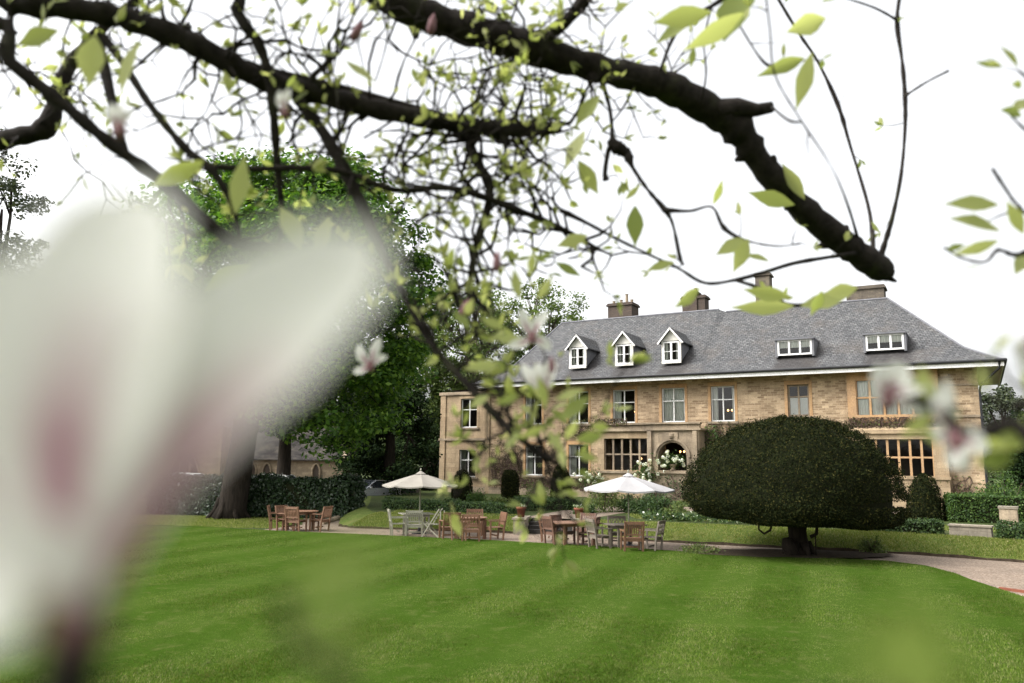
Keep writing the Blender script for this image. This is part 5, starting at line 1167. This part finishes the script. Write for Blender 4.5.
# random twig thicket on the limbs
def grow(p, d, L, r, lvl):
    k = max(2, int(L/.05)); pts = [p.copy()]; rad = [r]; q = p.copy(); d = d.normalized()
    for i in range(k):
        d = (d+Vector((random.gauss(0, .42), random.gauss(0, .3), random.gauss(0, .42))) + Vector((0, 0, .05))).normalized()
        q = q+d*(L/k); pts.append(q.copy()); rad.append(r*(1-.55*(i+1)/k)*(1+random.gauss(0, .28)))
        if lvl > 0 and random.random() < .45: grow(q, d+Vector((random.gauss(0, .9), random.gauss(0, .5), random.gauss(0, .9))), L*random.uniform(.35, .7), r*.65, lvl-1)
        if random.random() < .16: leaf_tuft(q, d, random.choice((1, 2)))
    rad = [max(.0007, a) for a in rad]
    TW.tube([mloc(a) for a in pts], rad, 5)
    if random.random() < .72: leaf_tuft(q, d+Vector((0, 0, .25)), random.choice((2, 3, 3, 4)), random.uniform(.018, .05))
def leaf_tuft(q, d, n, base=.035):
    for k in range(n):
        dd = d.normalized()*1.0+Vector((random.gauss(0, .55), random.gauss(0, .4), random.gauss(.1, .5)))
        add_leaf(q, dd, (random.gauss(0, .6), -random.uniform(.3, 1), random.gauss(.2, .7)), base*random.uniform(.6, 1.35), random.uniform(.26, .46))
def seed_twigs(node, n, t0, t1, L, r, lvl, bias=(0, 0, 0)):
    c, rad = node
    for k in range(n):
        i = int((t0+(t1-t0)*random.random())*(len(c)-1)); d = Vector((random.gauss(0, 1), random.gauss(0, .5), random.gauss(0, 1)))+Vector(bias)
        grow(c[i], d, L*random.uniform(.5, 1.2), r, lvl)
NI = {k: NODES[k] for k in range(len(NODES))}
LIMBN = dict(L1=0, L2=1, L3=2, L3b=3, L4=4, L5=5, L6=6, L7=7, L8=8, L9=9)
g = lambda k: NODES[LIMBN[k]]
seed_twigs(g('L1'), 60, .30, 1, .30, .0058, 2); seed_twigs(g('L1'), 15, .0, .38, .32, .0042, 2, (0, 0, .1))
seed_twigs(g('L2'), 22, .08, .40, .30, .0046, 2, (0, 0, -.3)); seed_twigs(g('L2'), 6, .12, .36, .28, .004, 2, (0, 0, .5))
seed_twigs(g('L3'), 12, .0, .95, .24, .0036, 2, (0, 0, .3)); seed_twigs(g('L3b'), 13, .1, 1, .3, .004, 2)
seed_twigs(g('L4'), 8, .2, 1, .2, .0035, 2); seed_twigs(g('L6'), 8, .2, 1, .22, .0035, 2)
seed_twigs(g('L7'), 34, .35, 1, .24, .0055, 2); seed_twigs(g('L8'), 36, .1, 1, .26, .0055, 2); seed_twigs(g('L9'), 10, .2, 1, .25, .004, 2)
seed_twigs(g('L5'), 5, .2, .5, .2, .0035, 1); seed_twigs(g('L5'), 34, .5, .99, .20, .0042, 2, (.3, 0, .3))
for c_, r_ in NODES[10:]:
    for k in range(3):
        i = random.randrange(len(c_)); grow(c_[i], Vector((random.gauss(0, 1), random.gauss(0, .4), random.gauss(0, 1))), random.uniform(.03, .09), .002, 0)
TW.build('twigs', MAGBARK, mag, True)

# unseen crown added above and behind the camera to shade blossom and limbs
CM = MB()
for k, e in enumerate(((-.6, -.6, 4.9), (.6, .3, 4.7), (1.6, -.4, 4.8), (-1.4, -1.8, 5.0), (.4, -1.8, 4.9), (2.4, -1.6, 4.6), (-3.4, -1.2, 5.0), (2.6, .6, 4.4))):
    a = Vector(TRK[4]); m_ = a.lerp(Vector(e), .5)+Vector((0, 0, .45)); CM.tube([mloc(q_) for q_ in catmull([a, m_, e], 5)], lerp_list([.07, .05, .012], 11), 8)
CM.build('limb', MAGBARK, mag, True)  # unseen limbs added as part of the shading crown
for k in range(3800):
    add_leaf((random.uniform(-3.8, 3.4), random.uniform(-3.0, 1.1), random.uniform(3.75, 5.6)), (random.gauss(0, 1), random.gauss(0, 1), random.gauss(0, .5)), (random.gauss(0, .4), random.gauss(0, .4), 1), random.uniform(.09, .15), random.uniform(.4, .5))  # unseen leaves added to hold sky light off the near petals
# explicit big leaves: (px, py of base, picture angle of the tip (deg, 0 right, 90 up), length px, depth, width)
for (px, py, a, L, Y, w) in [
    (742, -12, 252, 62, 2.0, .42), (745, 12, 215, 70, 1.9, .3), (712, 12, 190, 60, 2.0, .35), (692, 20, 214, 45, 2.2, .33), (826, 18, 200, 46, 2.0, .4), (822, 2, 20, 18, 2, .5), (812, 52, 255, 60, 2.0, .3), (805, 58, 200, 45, 2.1, .28), (694, 46, 262, 22, 2.2, .35),
    (795, 205, 165, 50, 2.6, .34), (805, 200, 122, 44, 2.8, .3), (635, 205, 270, 40, 2.3, .42), (713, 205, 70, 28, 2.3, .4), (640, 185, 225, 22, 2.3, .3), (748, 238, 250, 36, 2.3, .45), (745, 238, 210, 34, 2.3, .4), (770, 262, 160, 30, 2.4, .35),
    (792, 297, 172, 50, 2.2, .34), (795, 306, 182, 64, 2.3, .26), (800, 306, 10, 50, 2.3, .36), (822, 290, 245, 28, 2.2, .5), (858, 288, 190, 34, 2.2, .5), (700, 288, 215, 34, 2.3, .35), (675, 262, 195, 30, 2.3, .35), (585, 130, 245, 46, 2.2, .4), (578, 160, 300, 40, 2.2, .42), (555, 262, 330, 30, 2.2, .33), (600, 95, 230, 40, 2.2, .4), (588, 235, 200, 34, 2.2, .4),
    (1000, 205, 175, 54, 1.5, .36), (1002, 232, 168, 58, 1.5, .44), (1000, 240, 200, 48, 1.5, .3), (985, 268, 176, 30, 1.6, .42), (945, 250, 15, 22, 1.6, .4), (1018, 68, 122, 30, 1.6, .28), (1022, 116, 160, 22, 1.6, .4), (1012, 112, 40, 28, 1.6, .4), (1022, 85, 175, 10, 1.6, .6), (1024, 235, 120, 40, 1.5, .4), (1015, 275, 60, 30, 1.6, .4),
    (140, 40, 245, 60, 1.5, .45), (95, 35, 262, 52, 1.4, .5), (60, 30, 200, 46, 1.5, .4), (205, 160, 205, 60, 1.6, .34), (235, 215, 80, 60, 1.6, .3), (250, 262, 210, 55, 1.6, .4), (345, 60, 320, 40, 1.8, .3), (300, 250, 110, 55, 1.7, .36), (330, 215, 250, 45, 1.7, .36),
    (530, 345, 165, 40, 1.5, .36), (545, 410, 100, 37, 1.4, .36), (560, 420, 40, 40, 1.4, .4), (548, 430, 300, 30, 1.4, .4), (520, 430, 240, 28, 1.4, .4), (575, 440, 10, 29, 1.4, .42), (575, 452, 340, 26, 1.4, .4), (500, 365, 185, 37, 1.5, .34), (505, 330, 150, 30, 1.5, .36), (520, 300, 100, 33, 1.5, .34), (538, 300, 60, 29, 1.5, .34), (530, 275, 80, 26, 1.5, .38), (555, 400, 20, 33, 1.4, .34), (590, 425, 350, 20, 1.4, .4), (490, 395, 210, 26, 1.6, .4), (560, 445, 280, 25, 1.4, .4), (470, 330, 130, 26, 1.7, .4), (535, 262, 30, 24, 1.5, .3), (565, 440, 60, 26, 1.4, .4), (520, 395, 200, 26, 1.4, .34), (545, 425, 210, 29, 1.4, .34),
    (926, 410, 95, 46, .72, .46), (944, 432, 80, 40, .72, .5), (935, 412, 215, 44, .72, .34), (950, 425, 140, 40, .72, .4), (975, 464, 8, 46, .72, .34), (1005, 452, 60, 44, .74, .5), (1015, 440, 20, 60, .78, .4), (1035, 425, 215, 50, .78, .4), (1030, 405, 100, 44, .8, .4), (915, 420, 310, 36, .72, .36),
    (905, 715, 92, 115, .14, .8), (915, 725, 80, 110, .15, .6), (290, 610, 35, 120, .17, .5), (292, 650, 12, 90, .17, .4)]:
    b0 = at(px, py, Y); t0 = at(px+L*math.cos(R(a)), py-L*math.sin(R(a)), Y*(1+random.uniform(-.02, .02))); add_leaf(b0, t0-b0, (random.gauss(0, .35), -1, random.gauss(0, .5)), (t0-b0).length, w)
V = []; Fc = []; MI = []
for b, d, nrm, L, w in MAGL:
    MI += [1 if (b-Vector((0, 0, EYE))).length < .3 else 0]*12
    n = nrm-d*nrm.dot(d)
    if n.length < 1e-4: n = d.orthogonal()
    n.normalize(); s = d.cross(n); droop = random.uniform(-.1, .22); fold = random.uniform(.1, .45); i0 = len(V)
    def pt(t, ww, side): c = b+d*L*t-n*L*droop*t*t; return tuple(mloc(c+s*side*L*w*ww*.5+n*abs(side)*fold*L*w*ww*.5))
    st_ = ((.12, .36), (.31, .82), (.50, 1.0), (.70, .68), (.87, .25))
    V.append(pt(0, 0, 0))
    for t_, w_ in st_: V += [pt(t_, w_, -1), pt(t_, 0, 0), pt(t_, w_, 1)]
    V.append(pt(1, 0, 0))
    Fc += [(i0, i0+2, i0+1), (i0, i0+3, i0+2), (i0+13, i0+14, i0+16), (i0+14, i0+15, i0+16)]
    for q_ in range(4):
        e = i0+1+3*q_; Fc += [(e, e+1, e+4, e+3), (e+1, e+2, e+5, e+4)]
me = bpy.data.meshes.new('leaves'); me.from_pydata(V, [], Fc); me.materials.append(L_MAG); me.materials.append(L_MAGG); me.polygons.foreach_set('material_index', MI); me.polygons.foreach_set('use_smooth', [True]*len(Fc)); me.update(); link(bpy.data.objects.new('leaves', me), mag)

def petal(parent, mid, wid, nrm, cup=.25, u0=0.0, v0=0.0):
    """petal surface following the world points mid; wid = half widths; nrm = facing direction"""
    c = catmull(mid, 5); wl = lerp_list(wid, len(c)); V = []; Fc = []; att = []; K = 8; org = parent.location+MO
    for i, p_ in enumerate(c):
        d = (c[min(i+1, len(c)-1)]-c[max(i-1, 0)]).normalized(); n = Vector(nrm); n = (n-d*n.dot(d)).normalized(); s = d.cross(n)
        for k in range(K+1):
            v = k/K*2-1; V.append(tuple(p_+s*wl[i]*v+n*wl[i]*cup*v*v-org)); att.append((min(1, u0+i/(len(c)-1)), v-v0, 0))
    for i in range(len(c)-1):
        for k in range(K): a = i*(K+1)+k; Fc.append((a, a+1, a+K+2, a+K+1))
    me = bpy.data.meshes.new('petal'); me.from_pydata(V, [], Fc); me.materials.append(PETAL); me.polygons.foreach_set('use_smooth', [True]*len(Fc))
    at_ = me.attributes.new('petal', 'FLOAT_VECTOR', 'POINT'); at_.data.foreach_set('vector', np.array(att, dtype=np.float32).ravel()); me.update()
    return link(bpy.data.objects.new('petal', me), parent)
def flower(base, r_base=.004, len_=.012, axis=(0, 0, 1)):
    mb = MB(); a = Vector(axis).normalized(); mb.tube([a*-len_*1.4, a*-len_*.4, a*len_*.5, a*len_*1.6], [r_base*.7, r_base*1.15, r_base, r_base*.2], 10)
    o = mb.build('flower', BUD, mag, True); o.location = mloc(base); return o
PV = 1.0
# the nearest blossom, 17 cm from the lens
Y0 = .165; fb = at(78, 600, Y0); f1 = flower(fb, .0052, .010)
pp = lambda *q: [at(*w) for w in q]
petal(f1, pp((76, 590, .165), (62, 510, .160), (66, 420, .156), (95, 310, .155), (128, 215, .158), (138, 188, .16)), [.003, .011, .0185, .019, .012, .001], (0, -1, .1), .2)
petal(f1, pp((70, 592, .172), (20, 510, .178), (-20, 400, .18), (-10, 300, .18), (10, 255, .18)), [.003, .014, .019, .015, .001], (.2, -1, .1), .2)
petal(f1, pp((90, 592, .165), (128, 490, .160), (186, 395, .156), (262, 325, .155), (342, 262, .157), (372, 232, .16)), [.003, .009, .0145, .0155, .0105, .002], (.1, -1, .1), .2, 0, PV*.5)
petal(f1, pp((85, 590, .18), (110, 470, .185), (150, 390, .188), (195, 330, .19), (235, 300, .19)), [.003, .012, .0165, .012, .002], (0, -1, .2), .2)
petal(f1, pp((66, 600, .160), (45, 580, .152), (5, 578, .148), (-50, 590, .148), (-80, 600, .15)), [.004, .010, .0125, .010, .002], (0, -1, .3), .2, .4)
mb = MB(); org = fb; mb.tube([p_-org for p_ in pp((78, 612, .165), (74, 650, .166), (66, 690, .168), (62, 720, .17))], [.0055, .006, .0062, .006], 10); mb.build('stalk', MAGBARK, f1, True)
# smaller blossoms
def blossom(px, py, Y, petals, dark=4):
    b = at(px, py, Y); o = flower(b, dark*Y/F, dark*1.1*Y/F)
    for (a, L, w, dy) in petals:
        e = at(px+L*math.cos(R(a)), py-L*math.sin(R(a)), Y+dy); m = at(px+L*.5*math.cos(R(a+7)), py-L*.5*math.sin(R(a+7)), Y+dy*.3-.004); h = w*Y/F
        petal(o, [b, b.lerp(m, .6), m, m.lerp(e, .55), e], [h*.3, h*.75, h, h*.85, h*.12], (random.gauss(0, .3), -1, random.gauss(.2, .3)), .3)
blossom(532, 338, 1.5, [(110, 32, 6, .0), (60, 30, 7, .01), (200, 26, 6, -.01), (330, 22, 6, 0)])
blossom(545, 392, 1.45, [(75, 34, 8, .0), (105, 30, 8, .01), (130, 36, 6, .02)], 5)
blossom(370, 366, 1.6, [(70, 30, 6, 0), (120, 24, 6, 0), (30, 20, 5, 0), (200, 18, 5, 0)])
blossom(120, 130, 1.0, [(85, 28, 7, 0), (110, 28, 7, 0), (60, 24, 6, 0)], 6)
blossom(285, 112, 1.2, [(80, 24, 5, 0), (105, 22, 5, 0)], 4)
blossom(886, 398, .72, [(105, 34, 14, -.01), (60, 38, 14, .01), (20, 40, 12, .0), (340, 46, 10, .01), (150, 16, 9, -.01)], 7.5)
blossom(955, 440, .72, [(112, 66, 10, .0), (98, 62, 9, .012), (345, 34, 13, -.01), (10, 30, 10, 0), (262, 28, 9, -.01), (285, 34, 8, 0), (160, 30, 8, 0)], 8)
blossom(1032, 345, .75, [(200, 20, 9, 0), (250, 28, 10, 0), (170, 18, 8, 0)], 7)
for (px, py, Y, a, s) in ((496, 272, 1.5, 85, 4.5), (553, 378, 1.45, 95, 4), (430, 35, 2.0, 80, 5), (352, 40, 2.0, 60, 5), (470, 300, 1.9, 240, 5)):
    mb = MB(); b = at(px, py, Y); e = at(px+22*math.cos(R(a)), py-22*math.sin(R(a)), Y); d = e-b; k = s*Y/F
    mb.tube([mloc(b), mloc(b+d*.3), mloc(b+d*.7), mloc(e)], [k*.5, k, k*.8, k*.1], 8); mb.build('bud', BUD, mag, True)
